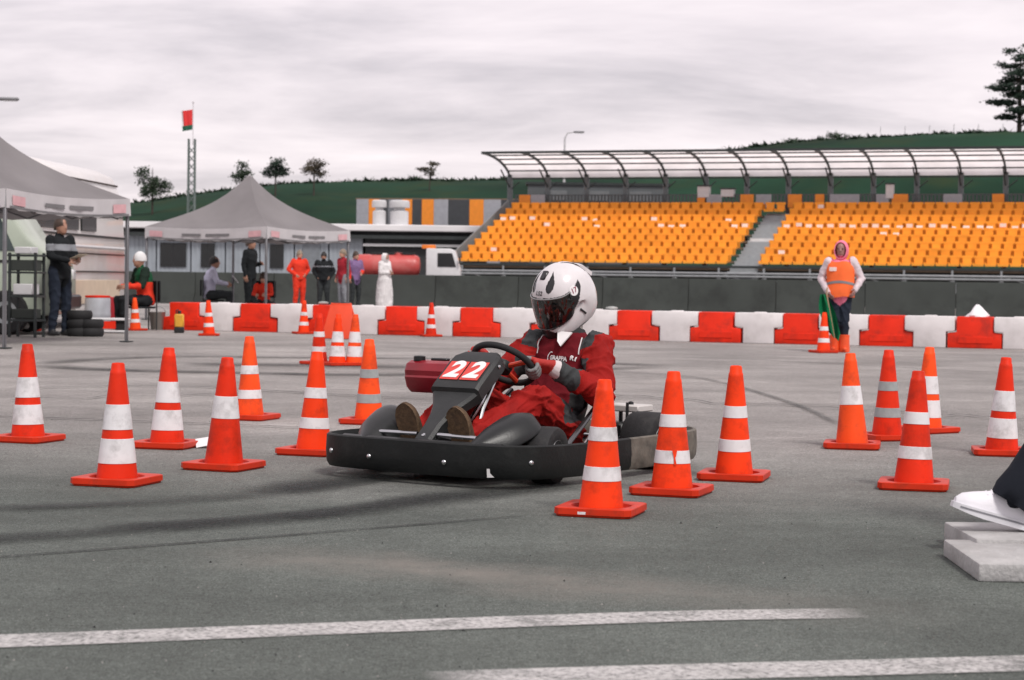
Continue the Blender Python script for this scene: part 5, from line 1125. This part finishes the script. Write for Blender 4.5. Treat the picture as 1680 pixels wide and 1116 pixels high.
# nose cover between bumper and pedals
g = Geo(); rings = []
for y in np.linspace(-.46, .46, 15): rings.append([(.875 - .10 * abs(y) ** 2, y, .19), (.84 - .10 * abs(y) ** 2, y, .205), (.75, y, .185), (.70, y, .15)])
g.loft([[(a, b_, c) for a, b_, c in r] + [(a - .005, b_, c - .012) for a, b_, c in r[::-1]] for r in rings]); g.obj('nose_cover', BLKP, kart, angle=50)
# steering fairing
P0, P1 = Vector((.815, 0, .205)), Vector((.295, 0, .60)); T_ = (P1 - P0).normalized(); NRM = Vector((0, 1, 0)).cross(T_).normalized()
LP = (P1 - P0).length
def sect(s, hw, dep, lift):
    c = P0.lerp(P1, s) + NRM * lift; y = Vector((0, 1, 0)); b_ = .014
    return [c + y * (-hw) - NRM * dep, c - y * hw - NRM * b_, c - y * (hw - b_), c + y * (hw - b_), c + y * hw - NRM * b_, c + y * hw - NRM * dep, c + y * (hw - .012) - NRM * (dep - .002), c - y * (hw - .012) - NRM * (dep - .002)]
g = Geo(); g.loft([sect(*q) for q in ((-.02, .045, .04, -.008), (.0, .05, .045, 0), (.16, .05, .045, .004), (.28, .062, .045, .004), (.38, .085, .05, .004), (.46, .115, .055, .006), (.505, .132, .06, .010), (.52, .140, .07, .030), (.56, .140, .075, .034), (.80, .140, .08, .036), (.88, .136, .08, .034), (.955, .105, .085, .02), (1.0, .075, .085, -.012), (1.02, .068, .085, -.035))]); fair = g.obj('steering_fairing', PANELP, kart, angle=30)
pc = P0.lerp(P1, .70) + NRM * .0365; Yv = Vector((0, 1, 0)); NR_ = mat('number_red', (.62, .055, .045), .45, var=.08); NW = mat('number_white', (.78, .77, .77), .45, var=.05)
for s in (-1, 1):
    g = Geo(); g.box((s * .0585, 0, .0015), (.108, .135, .003), .001, M=frame(pc, Yv, T_, NRM)); g.obj('number_square', NR_, fair)
    me = text_mesh('2', .165, shear=.16, extrude=.0012, offset=.0055); me.transform(frame(pc + NRM * .0045 + Yv * s * .058, Yv, T_, NRM)); me.materials.clear(); me.materials.append(NW); link('number_digit', me, fair)
p = P0.lerp(P1, .035) + NRM * .001; g = Geo(); g.lathe([(.004, 0), (.011, 0), (.010, .004), (.003, .006)], 12, M=frame(p, Yv, T_, NRM)); g.obj('bolt', CHROME, fair)
p = P0.lerp(P1, .83) + NRM * .0 + Yv * .141; g = Geo(); g.lathe([(.004, 0), (.010, 0), (.009, .004), (.003, .006)], 12, M=frame(p, T_, NRM, Yv)); g.obj('bolt', CHROME, fair)
# steering wheel and column
CWc = Vector((.135, 0, .535)); SN = Vector((-.62, 0, .78)).normalized(); SU = Vector((.78, 0, .62)).normalized(); WR = .158
g = Geo(); g.tube([CWc + (Yv * math.cos(a) + SU * math.sin(a)) * WR for a in [2 * math.pi * i / 48 for i in range(48)]], .0165, 10, closed=True); sw = g.obj('steering_wheel', mat('wheel_suede', (.012, .012, .013), .8, bump=.2), kart)
g = Geo()
for a in (R(10), R(170), R(270)): g.tube([CWc - SN * .02, CWc + (Yv * math.cos(a) + SU * math.sin(a)) * WR * .95], .013, 8)
g.obj('spoke', mat('spoke_red', (.55, .05, .02), .4), sw); g = Geo(); g.lathe([(.005, -.04), (.045, -.04), (.05, -.01), (.04, .005), (.005, .005)], 16, M=frame(CWc, Yv, SU, SN)); g.obj('hub', BLKP, sw)
g = Geo(); g.tube([CWc - SN * .03, Vector((.60, 0, .10))], .013, 8); g.obj('steering_column', CHROME, kart)
for s in (-1, 1): g = Geo(); g.tube([(.34, s * .09, .47), (.48, s * .115, .33), (.60, s * .13, .08)], .010, 8); g.obj('column_strut', CHROME, kart)
g = Geo(); g.tube([(.765, -.36, .218), (.765, -.06, .222)], .010, 8); g.obj('pedal_bar', CHROME, kart); g = Geo(); g.tube([(.765, .06, .222), (.765, .28, .218)], .010, 8); g.obj('pedal_bar', CHROME, kart)
for s in (-1, 1): g = Geo(); g.tube([(.70, s * .12 - (.07 if s < 0 else 0), .07), (.70, s * .12 - (.07 if s < 0 else 0), .17)], .009, 6); g.box((.70, s * .12 - (.07 if s < 0 else 0), .16), (.015, .06, .04), .004); g.obj('pedal', CHROME, kart)
# red fuel tank on the column bracket
FT = mat('tank_dark_red', (.26, .012, .022), .35, var=.15, vscale=12, bump=.1, bscale=60, dirt=(.12, .01, .015), damt=.4)
g = Geo(); rings = []
for y, k_ in ((-.435, .72), (-.428, .9), (-.41, 1.0), (-.14, 1.0), (-.115, .9)):
    rings.append([(.30 + a * k_, y, .468 + z * k_) for a, z in ((-.09, .005), (-.095, .03), (-.08, .066), (-.055, .078), (.055, .078), (.08, .066), (.095, .03), (.09, .005), (.095, -.005), (.075, -.06), (.05, -.082), (-.05, -.082), (-.075, -.06), (-.095, -.005))])
g.loft(rings); ft = g.obj('fuel_tank', FT, kart, angle=30)
g = Geo(); g.box((.30, -.27, .552), (.035, .10, .014), .005); g.obj('tank_handle', BLKP, ft); g = Geo(); g.lathe([(.03, 0), (.03, .02), (.024, .024), (.003, .025)], 14, M=Matrix.Translation((.34, -.37, .545))); g.obj('filler_cap', BLKP, ft)
g = Geo(); g.tube([(.30, -.30, .39), (.32, -.12, .385), (.36, -.03, .36)], .012, 6); g.obj('tank_bracket', CHROME, ft)
# seat
g = Geo(); rings = []
for x, z, w, lip in ((.02, .12, .17, .05), (-.08, .095, .185, .10), (-.20, .09, .195, .15), (-.33, .13, .20, .18), (-.43, .24, .20, .16), (-.50, .38, .19, .11), (-.54, .50, .165, .06), (-.555, .53, .12, .02)):
    ring = []
    for jx in range(17):
        t = jx / 16 * 2 - 1; ring.append((x + lip * .5 * abs(t) ** 3 * (1 if z > .2 else 0), t * w, z + (lip * abs(t) ** 4 if z < .3 else lip * .3 * abs(t) ** 4)))
    rings.append(ring)
g.loft([r + [(a - .006, b_, c - .010) for a, b_, c in r[::-1]] for r in rings]); g.obj('seat', mat('seat_black', (.012, .012, .013), .35, var=.15), kart, angle=60)
for s in (-1, 1):
    g = Geo(); g.tube([(-.36, s * .285, .375), (-.30, s * .290, .335), (-.15, s * .292, .235), (-.02, s * .295, .155), (.06, s * .30, .08)], .014, 8); g.obj('seat_side_rail', mat('rail_dark_chrome', (.16, .16, .165), .25, .9), kart)
    g = Geo(); g.tube([(-.45, s * .19, .30), (-.56, s * .24, .20), (-.6, s * .28, .08)], .010, 6); g.obj('seat_stay', CHROME, kart)
    g = Geo(); g.tube([(-.40, s * .30, .32), (-.20, s * .31, .19), (-.06, s * .31, .08)], .008, 6); g.obj('cable', CHROME, kart)
# engine, airbox plate, chain guard
ENG = mat('engine_alloy', (.22, .22, .22), .45, .8, var=.2)
def engine(y0):
    g = Geo(); g.box((-.40, y0, .16), (.20, .17, .16), .015); e_ = g.obj('engine', ENG, kart); g = Geo()
    for k in range(6): g.box((-.40, y0, .255 + k * .014), (.16, .15, .007))
    g.obj('cooling_fin', ENG, e_); g = Geo(); g.lathe([(.05, -.03), (.055, .0), (.05, .03)], 14, M=frame((-.40, y0 + math.copysign(.10, y0), .19), (1, 0, 0), (0, 0, 1), (0, 1, 0))); g.obj('recoil_cover', BLKP, e_)
engine(-.34)
g = Geo(); g.box((-.62, .27, .295), (.16, .22, .035), .006); ab = g.obj('rear_tray', mat('tray_pale', (.55, .53, .51), .5, var=.12, dirt=(.3, .28, .26), damt=.5), kart)
g = Geo(); g.lathe([(.004, .312), (.016, .312), (.014, .325), (.004, .33)], 10, M=Matrix.Translation((-.62, .29, 0))); g.obj('knob', BLKP, ab)
for x, y in ((-.57, .20), (-.57, .34), (-.67, .20), (-.67, .34)): g = Geo(); g.tube([(x, y, .07), (x, y, .28)], .011, 6); g.obj('tray_post', mat('frame_black', (.02, .02, .021), .4, .4), ab)
g = Geo(); g.box((-.56, .25, .16), (.13, .14, .13), .015); g.obj('gearbox', BLKP, kart); g = Geo(); g.tube([(-.50, .335, .07), (-.50, .34, .33)], .008, 6); g.obj('brake_rod', mat('frame_black', (.02, .02, .021), .4, .4), kart)
g = Geo(); g.tube([(-.55, .20, .20), (-.48, .26, .24), (-.40, .27, .19), (-.33, .25, .12)], .012, 8); g.obj('hose', BLKP, kart)

# ------------------------------------------------------------------ driver
drv = thing('person', 'driver in red racing suit and white full-face helmet steering the black kart', 'person', (.037, 9.80, 0), KYAW)
RED1 = mat('suit_red_lit', (.28, .010, .008), .75, var=.15, vscale=10, bump=.35, bscale=45, spec=.15); RED2 = mat('suit_red_shaded', (.125, .006, .011), .8, var=.15, vscale=10, bump=.35, bscale=45, spec=.15); SGR = mat('suit_grey', (.032, .036, .038), .8, var=.12, bump=.3, bscale=45); SPI = mat('suit_piping', (.7, .68, .68), .6); SBK = mat('suit_black', (.012, .013, .014), .8, bump=.2)  # sleeve and leg red painted brighter than the chest, as if lit
HC = Vector((-.405, .005, .862)); hf = Matrix.Rotation(R(-17), 3, 'Z') @ Matrix.Rotation(R(22), 3, 'Y') @ Matrix.Rotation(R(-3), 3, 'X')
D = dict(pel=(-.27, 0, .19), chest=(-.385, .02, .46), neck=(-.43, .03, .69), ls=(-.40, .215, .605), le=(-.22, .35, .385), rs=(-.375, -.15, .605), re=(-.19, -.315, .405), lh=(-.26, .105, .185), rh=(-.26, -.105, .185), lk=(.175, .205, .365), rk=(.175, -.205, .36), la=(.57, .115, .20), ra=(.57, -.19, .205))
D = {a: Vector(b) for a, b in D.items()}
def rim(a): return CWc + (Yv * math.cos(a) + SU * math.sin(a)) * WR
AL, AR = R(-16), R(168)
def wristp(a): return rim(a) + Vector((-.115, math.copysign(.04, math.cos(a)), .012))
lw, rw = wristp(AL), wristp(AR)
sp = (D['neck'] - D['pel']).normalized(); la_ = Vector((0, 1, 0)); de_ = la_.cross(sp).normalized()
def rg(p, w, d): return (p, la_ * w, de_ * d)
lofts = [([rg(D['pel'] - sp * .07, .155, .115), rg(D['pel'], .18, .135), rg(D['pel'].lerp(D['chest'], .5), .168, .135), rg(D['chest'], .182, .13), rg(D['chest'].lerp(D['neck'], .5), .188, .12), rg(D['chest'].lerp(D['neck'], .78), .165, .10), rg(D['neck'] - sp * .01, .085, .08), rg(D['neck'] + sp * .015, .07, .07)], 'torso'),
         (head_rings(HC + hf @ Vector((.015, 0, -.025)), 1.0, hf), 'head')]
hd_ = HC + hf @ Vector((.015, 0, -.025))
caps = [(D['neck'], .06, hd_ - Vector((0, 0, .05)), .055, 'neck'), (hd_ + hf @ Vector((.097, 0, .018)), .010, hd_ + hf @ Vector((.115, 0, -.02)), .015, 'head')]
for s, w_ in (('l', lw), ('r', rw)):
    el = D[s + 'e']; caps += [(D[s + 's'], .084, D[s + 's'].lerp(el, .5), .074, 'uarm'), (D[s + 's'].lerp(el, .5), .074, el, .063, 'uarm'), (el, .063, el.lerp(w_, .5), .053, 'farm'), (el.lerp(w_, .5), .053, el.lerp(w_, .86), .046, 'farm'),
             (D[s + 'h'], .108, D[s + 'h'].lerp(D[s + 'k'], .5), .093, 'thigh'), (D[s + 'h'].lerp(D[s + 'k'], .5), .093, D[s + 'k'], .078, 'thigh'), (D[s + 'k'], .078, D[s + 'k'].lerp(D[s + 'a'], .45), .066, 'shin'), (D[s + 'k'].lerp(D[s + 'a'], .45), .066, D[s + 'a'], .052, 'shin')]
def drec(c, t):
    x, y, z = c
    if t in ('uarm', 'torso'):
        if t == 'torso' and z > .685: return 'black'
        if t == 'torso' and z < .50 and abs(y - .02) > .125: return 'black'
        y -= .03; sh = abs(y) - .118 - .10 * max(0, .60 - z)
        if z > .60 and sh > .006 and abs(y) < .205 and z > .60 + .25 * (abs(y) - .118): return 'grey'
        if t == 'uarm' and abs(y) < .215 and z < .56 and x > -.36: return 'grey'
    if t == 'farm':
        if x > -.085: return 'grey'
        if z > .47 and abs(y) < .30 and x > -.16: return 'grey'
    if t == 'thigh' and x < -.05 and z > .24 and abs(y) > .16: return 'grey'
    return t
dm = dict(torso=RED2, uarm=RED1, farm=RED1, thigh=RED1, shin=RED1, head=SKINM['tan'], neck=SBK, grey=SGR, pipe=SPI, black=SBK)
body = skin_body('body', caps, lofts, .0065, dm, drv, 3, drec, fold={'torso': (.007, 8, 0, .9), 'uarm': (.012, 11, 0, .55), 'farm': (.011, 13, 0, .55), 'thigh': (.015, 6, 0, 2.2), 'shin': (.013, 7, 0, 1.8)})
face_parts(hd_, hf, drv)
for s in (-1, 1): g = Geo(); g.tube([hd_ + hf @ Vector((.088, s * .016, .032)), hd_ + hf @ Vector((.090, s * .034, .038)), hd_ + hf @ Vector((.078, s * .052, .032))], .006, 6); g.obj('eyebrow', HBr, drv)
# shoes: soles forward, toes up on the pedals
SHB = mat('shoe_brown_suede', (.085, .048, .024), .85, var=.3, vscale=30, bump=.3, bscale=90, dirt=(.03, .02, .014), dscale=18, damt=.6); SLB = mat('shoe_sole_brown', (.11, .066, .034), .85, var=.3, vscale=40, bump=.35, bscale=110, dirt=(.035, .022, .014), dscale=16, damt=.7)
for s in 'lr':
    a = D[s + 'a']; heel = a + Vector((.055, 0, -.075)); toe = a + Vector((.125, -.005 if s == 'l' else .0, .145)); dv = (toe - heel); L_ = dv.length; dv.normalize(); bk = Yv.cross(dv).normalized(); bk = -bk if bk.x > 0 else bk
    g = Geo(); rings = []; so = []
    for f_, w, th_ in ((-.06, .022, .03), (0, .044, .062), (.15, .050, .082), (.35, .053, .085), (.55, .061, .066), (.75, .062, .052), (.9, .050, .040), (.98, .034, .028), (1.04, .012, .012)):
        c_ = heel + dv * L_ * f_; rings.append([c_ + Yv * w * math.cos(q) + bk * (th_ * max(0, math.sin(q))) for q in [2 * math.pi * jx / 20 for jx in range(20)]])
        so.append([c_ + Yv * w * 1.06 * math.cos(q) - bk * (.014 + .006 * math.sin(q)) * (1 if math.sin(q) < 0 else .1) for q in [2 * math.pi * jx / 20 for jx in range(20)]])
    g.loft(rings); sh = g.obj('shoe', SHB, drv); g = Geo(); g.loft(so); g.obj('sole', SLB, sh)
# gloves closed round the rim
GLR = mat('glove_red', (.40, .02, .014), .7, bump=.3, bscale=60); GLG = mat('glove_grey', (.20, .20, .20), .75, bump=.3, bscale=60); GLW = mat('glove_cuff', (.62, .55, .55), .7)
for a, w_, s in ((AL, lw, 1), (AR, rw, -1)):
    rp_ = rim(a); rad = Yv * math.cos(a) + SU * math.sin(a); tan = (-Yv * math.sin(a) + SU * math.cos(a)) * (1 if s > 0 else -1)    # tan towards wheel top
    cp = []
    for i, (o_, rr_, n_) in enumerate(((.034, .0105, 5), (.012, .0115, 5), (-.010, .0115, 5), (-.031, .0095, 5))):
        orb = .0165 + rr_ + .002; prev = None
        for k in range(6):
            q = R(70 - k * (52 if i < 3 else 48)); p = rp_ + tan * (o_ + .003 * math.sin(k)) + (rad * math.cos(q) + SN * math.sin(q)) * (orb + (.004 if k == 0 else 0))
            if prev is not None: cp.append((prev, rr_ * (1.05 - k * .02), p, rr_ * (1.02 - k * .03), 'finger' if k > 1 else 'knuckle'))
            prev = p
        k0 = rp_ + tan * o_ + (rad * math.cos(R(70)) + SN * math.sin(R(70))) * (.032); cp.append((w_ + tan * o_ * .6, .025, k0, .019, 'palm'))
    t0_ = w_.lerp(rp_ + SN * .03, .45) + tan * .03; t1_ = rp_ + tan * .055 + SN * .030 - rad * .012; t2_ = rp_ + tan * .066 + SN * .022 - rad * .030
    cp += [(t0_, .015, t1_, .0125, 'palm'), (t1_, .0125, t2_, .0105, 'finger')]
    fe = D['le' if s > 0 else 're']; back = (fe - w_).normalized(); cp += [(w_, .038, w_ + back * .012, .041, 'palm'), (w_ + back * .022, .047, w_ + back * .040, .049, 'cuff')]
    skin_body('glove', cp, [], .0042, dict(finger=GLG if s > 0 else GLR, knuckle=GLG, palm=GLR, cuff=GLW), drv, 2)
# lettering on the chest, draped on the suit
bv = BVHTree.FromPolygons([v.co.copy() for v in body.data.vertices], [list(p.vertices) for p in body.data.polygons])
def drape(me, M_, bvh, off, dirv=None):
    bm = bmesh.new(); bm.from_mesh(me); bmesh.ops.triangulate(bm, faces=bm.faces[:]); bmesh.ops.subdivide_edges(bm, edges=[e_ for e_ in bm.edges if e_.calc_length() > .008], cuts=2); bm.to_mesh(me); bm.free()
    zd = (M_.to_3x3() @ Vector((0, 0, 1))).normalized()
    for v in me.vertices:
        p = M_ @ v.co; h, n_, _, _ = bvh.ray_cast(p + zd * .15, -zd)
        v.co = (h + zd * off) if h is not None else p
    return me
dirn = Vector((.86, 0, .50)).normalized(); upv = Yv.cross(dirn) * -1; upv = (Vector((0, 0, 1)) - dirn * dirn.z).normalized()
def chest(me, y, z, name, m, off=.004):
    drape(me, frame(Vector((-.22, y, z)), Yv, upv, dirn), bv, off); me.materials.clear(); me.materials.append(m); return link(name, me, body)
chest(text_mesh('GRAPPA', .026, .15, 0, .0012), .055, .585, 'lettering', SPI)
chest(text_mesh('R1', .030, .2, 0, .0012), .135, .598, 'lettering', SPI)
g = Geo(); arc = [(.022 * math.cos(q), .03 * math.sin(q)) for q in [R(60 + i * 24) for i in range(11)]]; arc2 = [(x * .78, y * .84) for x, y in arc]
vs = [(x, y, 0) for x, y in arc + arc2]; g.add(vs, [(i, i + 1, 12 + i, 11 + i) for i in range(10)]); chest(g.mesh('logo', SPI), .012, .587, 'logo_bracket', SPI)
for s in (-1, 1):
    pth = []
    for i in range(12):
        z = .575 + .0095 * i; h, n_, _, _ = bv.ray_cast(Vector((.1, .03 + s * (.120 + .10 * max(0, .60 - z)), z)), Vector((-1, 0, 0)))
        if h is not None and h.x > -.5: pth.append(h + n_ * .001)
    if len(pth) > 3: g = Geo(); g.tube(pth, .0034, 6); g.obj('piping', SPI, body)
# collar and neck cloth
CLO = mat('neck_cloth', (.42, .39, .36), .85, var=.1, bump=.4, bscale=40); g = Geo(); rings = []
for i, (z, r) in enumerate(((.665, .098), (.70, .10), (.735, .105), (.765, .112))):
    rings.append([(-.425 + .012 * i + r * (1.0 + .04 * math.sin(3 * q + i)) * math.cos(q), r * .98 * math.sin(q), z + .02 * math.cos(q + math.pi) + .008 * math.sin(4 * q + i)) for q in [2 * math.pi * jx / 28 for jx in range(28)]])
g.loft(rings, cap=False); g.obj('neck_cloth', CLO, drv, angle=70)
g = Geo(); fr_ = [Vector((-.315, .03, .69)), Vector((-.32, .115, .685)), Vector((-.255, .085, .615)), Vector((-.262, .062, .64))]; pts_ = []
g.add([p + Vector((.006, 0, .003)) for p in fr_] + fr_, [(0, 1, 2, 3), (7, 6, 5, 4), (0, 4, 5, 1), (1, 5, 6, 2), (2, 6, 7, 3), (3, 7, 4, 0)]); g.obj('collar_flap', SPI, drv, smooth=False)

# ------------------------------------------------------------------ helmet
SIL = [(.152, .03), (.138, .085), (.098, .135), (.042, .162), (-.02, .168), (-.08, .152), (-.13, .108), (-.158, .045), (-.163, -.03), (-.145, -.09), (-.115, -.128), (-.05, -.15), (.02, -.165), (.08, -.188), (.122, -.186), (.150, -.155), (.162, -.10), (.160, -.03)]
ang = [math.atan2(z, x) for x, z in SIL]; rad_ = [math.hypot(x, z) for x, z in SIL]
od = sorted(zip(ang, rad_)); aa = np.array([o_[0] for o_ in od]); rr2 = np.array([o_[1] for o_ in od]); aa3 = np.concatenate([aa - 2 * math.pi, aa, aa + 2 * math.pi]); rr3 = np.tile(rr2, 3)
tt_ = np.linspace(-math.pi, math.pi, 720, endpoint=False); ft_ = np.fft.rfft(np.interp(tt_, aa3, rr3)) / 720; NH = 9
def hrad(th_): return ft_[0].real + 2 * sum((ft_[q] * np.exp(1j * q * (th_ + math.pi))).real * (1 - (q / (NH + 1)) ** 3) for q in range(1, NH + 1))
NT, NB = 240, 130
def hp_(i, jb, off=0.0):
    th_ = 2 * math.pi * i / NT - math.pi; be = (jb / NB - .5) * math.pi * .998; r = hrad(th_) + off; cb_ = math.cos(be) ** .78
    chin = math.exp(-((th_ + .75) / .5) ** 2); low = math.exp(-((th_ + 1.6) / .8) ** 2); b_ = .142 - .022 * chin - .012 * low + off
    return Vector((r * math.cos(th_) * cb_, b_ * math.sin(be), r * math.sin(th_) * cb_))
HM_ = Matrix.Translation(HC) @ hf.to_4x4() @ Matrix.Diagonal((1.06, 1.06, 1.12, 1.0))
HW = mat('helmet_white', (.68, .65, .66), .22, var=.04, vscale=8, coat=.6, spec=.5, dirt=(.5, .47, .47), dscale=14, damt=.25); HBK = mat('helmet_black', (.012, .012, .013), .35, coat=.2); 
pts_ = [[hp_(i, jb) for jb in range(NB + 1)] for i in range(NT)]
def psi(p): return math.degrees(math.atan2(p.y, p.x))
def zhi(a): a = abs(a); return .048 + .030 * max(0, (a - 45) / 40) ** 1.5
def zlo(a): a = abs(a); return -.090 + .045 * (a / 62) ** 2 + (.055 * max(0, (a - 62) / 30) if a > 62 else 0)
def region(p):
    a = psi(p); A = abs(a)
    if p.x > 0 and A < 64 and zlo(a) < p.z < zhi(a): return 'port'
    if p.x > -.01 and A < 97 and zlo(a) - .004 < p.z < zhi(a) + .006: return 'visor_surround'
    if A < 30 and p.x > 0 and -.182 < p.z < -.098 - .0012 * max(0, A - 8): return 'chin_vent'
    if p.z < -.118 - .02 * max(0, p.x) / .15 - (.045 if p.x > .03 else 0) * min(1, max(0, (p.x - .03) / .06)) or (p.x < .1 and p.z < -.135): return 'neck_roll'
    # forehead inlets
    if p.z > .06:
        t_ = (p.z - .072) / .085
        if 0 < t_ < 1:
            cx = 22 + 14 * t_; hw_ = 9.5 * math.sin(math.pi * t_ ** .8) * (1.15 - .3 * t_)
            if abs(A - cx) < hw_ and p.x > 0: return 'inlet'
    if p.x < -.02 and p.z > .10 and 24 < 180 - A < 40: return 'rear_vent'
    return 'shell'
parts = {}
for i in range(NT):
    for jb in range(NB):
        c_ = (pts_[i][jb] + pts_[(i + 1) % NT][jb + 1]) * .5; parts.setdefault(region(c_), []).append((i, jb))
def patch(cells, off):
    g = Geo(); idx = {}; vs = []; fs = []
    for i, jb in cells:
        f_ = []
        for a, b_ in ((i, jb), ((i + 1) % NT, jb), ((i + 1) % NT, jb + 1), (i, jb + 1)):
            if (a, b_) not in idx: idx[(a, b_)] = len(vs); vs.append(HM_ @ (hp_(a, b_, off) if off else pts_[a][b_]))
            f_.append(idx[(a, b_)])
        fs.append(tuple(f_))
    g.add(vs, fs); return g
helm = patch(parts['shell'], 0).obj('helmet', HW, drv, angle=80)
for nm, off, mm_ in (('visor_surround', .001, HBK), ('chin_vent', .0005, HBK), ('neck_roll', -.002, HBK), ('inlet', -.003, HBK), ('rear_vent', -.003, HBK)):
    if nm in parts: patch(parts[nm], off).obj(nm, mm_, helm, angle=80)
vm = bpy.data.materials.new('visor_tint'); vm.use_nodes = True; t_ = vm.node_tree; t_.nodes.clear(); vo = t_.nodes.new('ShaderNodeOutputMaterial'); v1 = t_.nodes.new('ShaderNodeBsdfTransparent'); v1.inputs[0].default_value = (.34, .34, .36, 1); v2 = t_.nodes.new('ShaderNodeBsdfGlossy'); v2.inputs['Roughness'].default_value = .06; vmix = t_.nodes.new('ShaderNodeMixShader'); fr = t_.nodes.new('ShaderNodeFresnel'); fr.inputs[0].default_value = 1.5
vn = t_.nodes.new('ShaderNodeTexNoise'); vn.inputs['Scale'].default_value = 9; vr = t_.nodes.new('ShaderNodeMapRange'); vr.inputs[3].default_value = .04; vr.inputs[4].default_value = .12; t_.links.new(vn.outputs['Fac'], vr.inputs[0]); va_ = t_.nodes.new('ShaderNodeMath'); va_.operation = 'ADD'; t_.links.new(fr.outputs[0], va_.inputs[0]); t_.links.new(vr.outputs[0], va_.inputs[1])
t_.links.new(va_.outputs[0], vmix.inputs[0]); t_.links.new(v1.outputs[0], vmix.inputs[1]); t_.links.new(v2.outputs[0], vmix.inputs[2]); t_.links.new(vmix.outputs[0], vo.inputs[0])
vc = []
for i in range(NT):
    for jb in range(NB):
        p = (pts_[i][jb] + pts_[(i + 1) % NT][jb + 1]) * .5; a = psi(p)
        if p.x > 0 and abs(a) < 66 and zlo(a) - .005 < p.z < zhi(a) + .003: vc.append((i, jb))
patch(vc, .005).obj('visor', vm, helm, angle=80)
# visor rims
rimp = []
for a in range(-62, 63, 3):
    def find(zf, a=a):
        z = zf; d_ = Vector((math.cos(R(a)), math.sin(R(a)), 0)); return d_, z
    rimp.append(a)
hb = BVHTree.FromPolygons([pts_[i][jb] for i in range(NT) for jb in range(NB + 1)], [(i * (NB + 1) + jb, ((i + 1) % NT) * (NB + 1) + jb, ((i + 1) % NT) * (NB + 1) + jb + 1, i * (NB + 1) + jb + 1) for i in range(NT) for jb in range(NB)])
def surf(a, z, off=0.0):
    d_ = Vector((math.cos(R(a)), math.sin(R(a)), 0)); h, n_, _, _ = hb.ray_cast(d_ * .4 + Vector((0, 0, z)), -d_); return (h if h is not None else d_ * .15 + Vector((0, 0, z))) + d_ * off
g = Geo(); g.tube([HM_ @ surf(a, zhi(a) + .002, .005) for a in range(-66, 67, 4)], .0032, 6); g.obj('visor_rim', mat('visor_rim_grey', (.3, .3, .3), .3), helm)
g = Geo(); g.tube([HM_ @ surf(a, zlo(a) - .004, .005) for a in range(-60, 61, 4)], .003, 6); g.obj('visor_rim', HBK, helm)
for s in (-1, 1):
    g = Geo(); q = surf(s * 62, -.012, .006); d_ = Vector((math.cos(R(s * 62)), math.sin(R(s * 62)), 0)); g.lathe([(.001, 0), (.008, 0), (.007, .004), (.001, .005)], 12, M=HM_ @ frame(q, Vector((0, 0, 1)).cross(d_), (0, 0, 1), d_)); g.obj('visor_screw', HBK, helm)
# top inlet block, rear spoiler
q = surf(0, .138, .0); g = Geo(); g.box((0, 0, 0), (.05, .036, .018), .005, M=HM_ @ Matrix.Translation(q + Vector((-.01, 0, .004))) @ Matrix.Rotation(R(38), 4, 'Y')); g.obj('top_inlet', HBK, helm)
g = Geo(); rings = []
for y in np.linspace(-.065, .065, 9): k = 1 - (y / .075) ** 2; rings.append([(-.075, y, .146), (-.115 - .015 * k, y, .118 + .008 * k), (-.158 - .008 * k, y, .072 + .01 * k), (-.150, y, .06), (-.115, y, .10)])
g.loft(rings, M=HM_); g.obj('rear_spoiler', HW, helm, angle=50)
g = Geo(); g.box((0, 0, 0), (.045, .006, .010), .002, M=HM_ @ Matrix.Translation(Vector((.0, 0, 0)) + surf(88, -.055, .001)) @ Matrix.Rotation(R(-50), 4, 'Y')); g.obj('side_vent', HBK, helm)
# sticker 17 and forehead logo
def on_helmet(me, a, z, off, name, m, roll=0):
    d_ = (surf(a, z) - Vector((0, 0, z * .55))).normalized(); q = surf(a, z); rt = Vector((0, 0, 1)).cross(d_).normalized(); up_ = d_.cross(rt)
    c, s = math.cos(roll), math.sin(roll); rt, up_ = rt * c + up_ * s, up_ * c - rt * s
    drape(me, frame(q, rt, up_, d_), hb, off); me.transform(HM_); me.materials.clear(); me.materials.append(m); return link(name, me, helm)
g = Geo(); g.add([(.024 * math.cos(q), .024 * math.sin(q), 0) for q in [2 * math.pi * i / 24 for i in range(24)]], [tuple(range(24))]); on_helmet(g.mesh('sticker', HW), 74, .060, .003, 'sticker', NW)
on_helmet(text_mesh('17', .034, .1, 0, .0005), 74, .060, .0042, 'sticker_number', mat('sticker_ink', (.25, .02, .06), .5), R(8))
on_helmet(text_mesh('LS2', .028, .3, 0, .0008, 1.15), -2, .075, .0012, 'logo', HBK)
g = Geo(); g.box((0, 0, 0), (.016, .03, .006), .001, M=HM_ @ Matrix.Translation((.035, .02, -.172))); g.obj('chin_strap', SBK, helm)
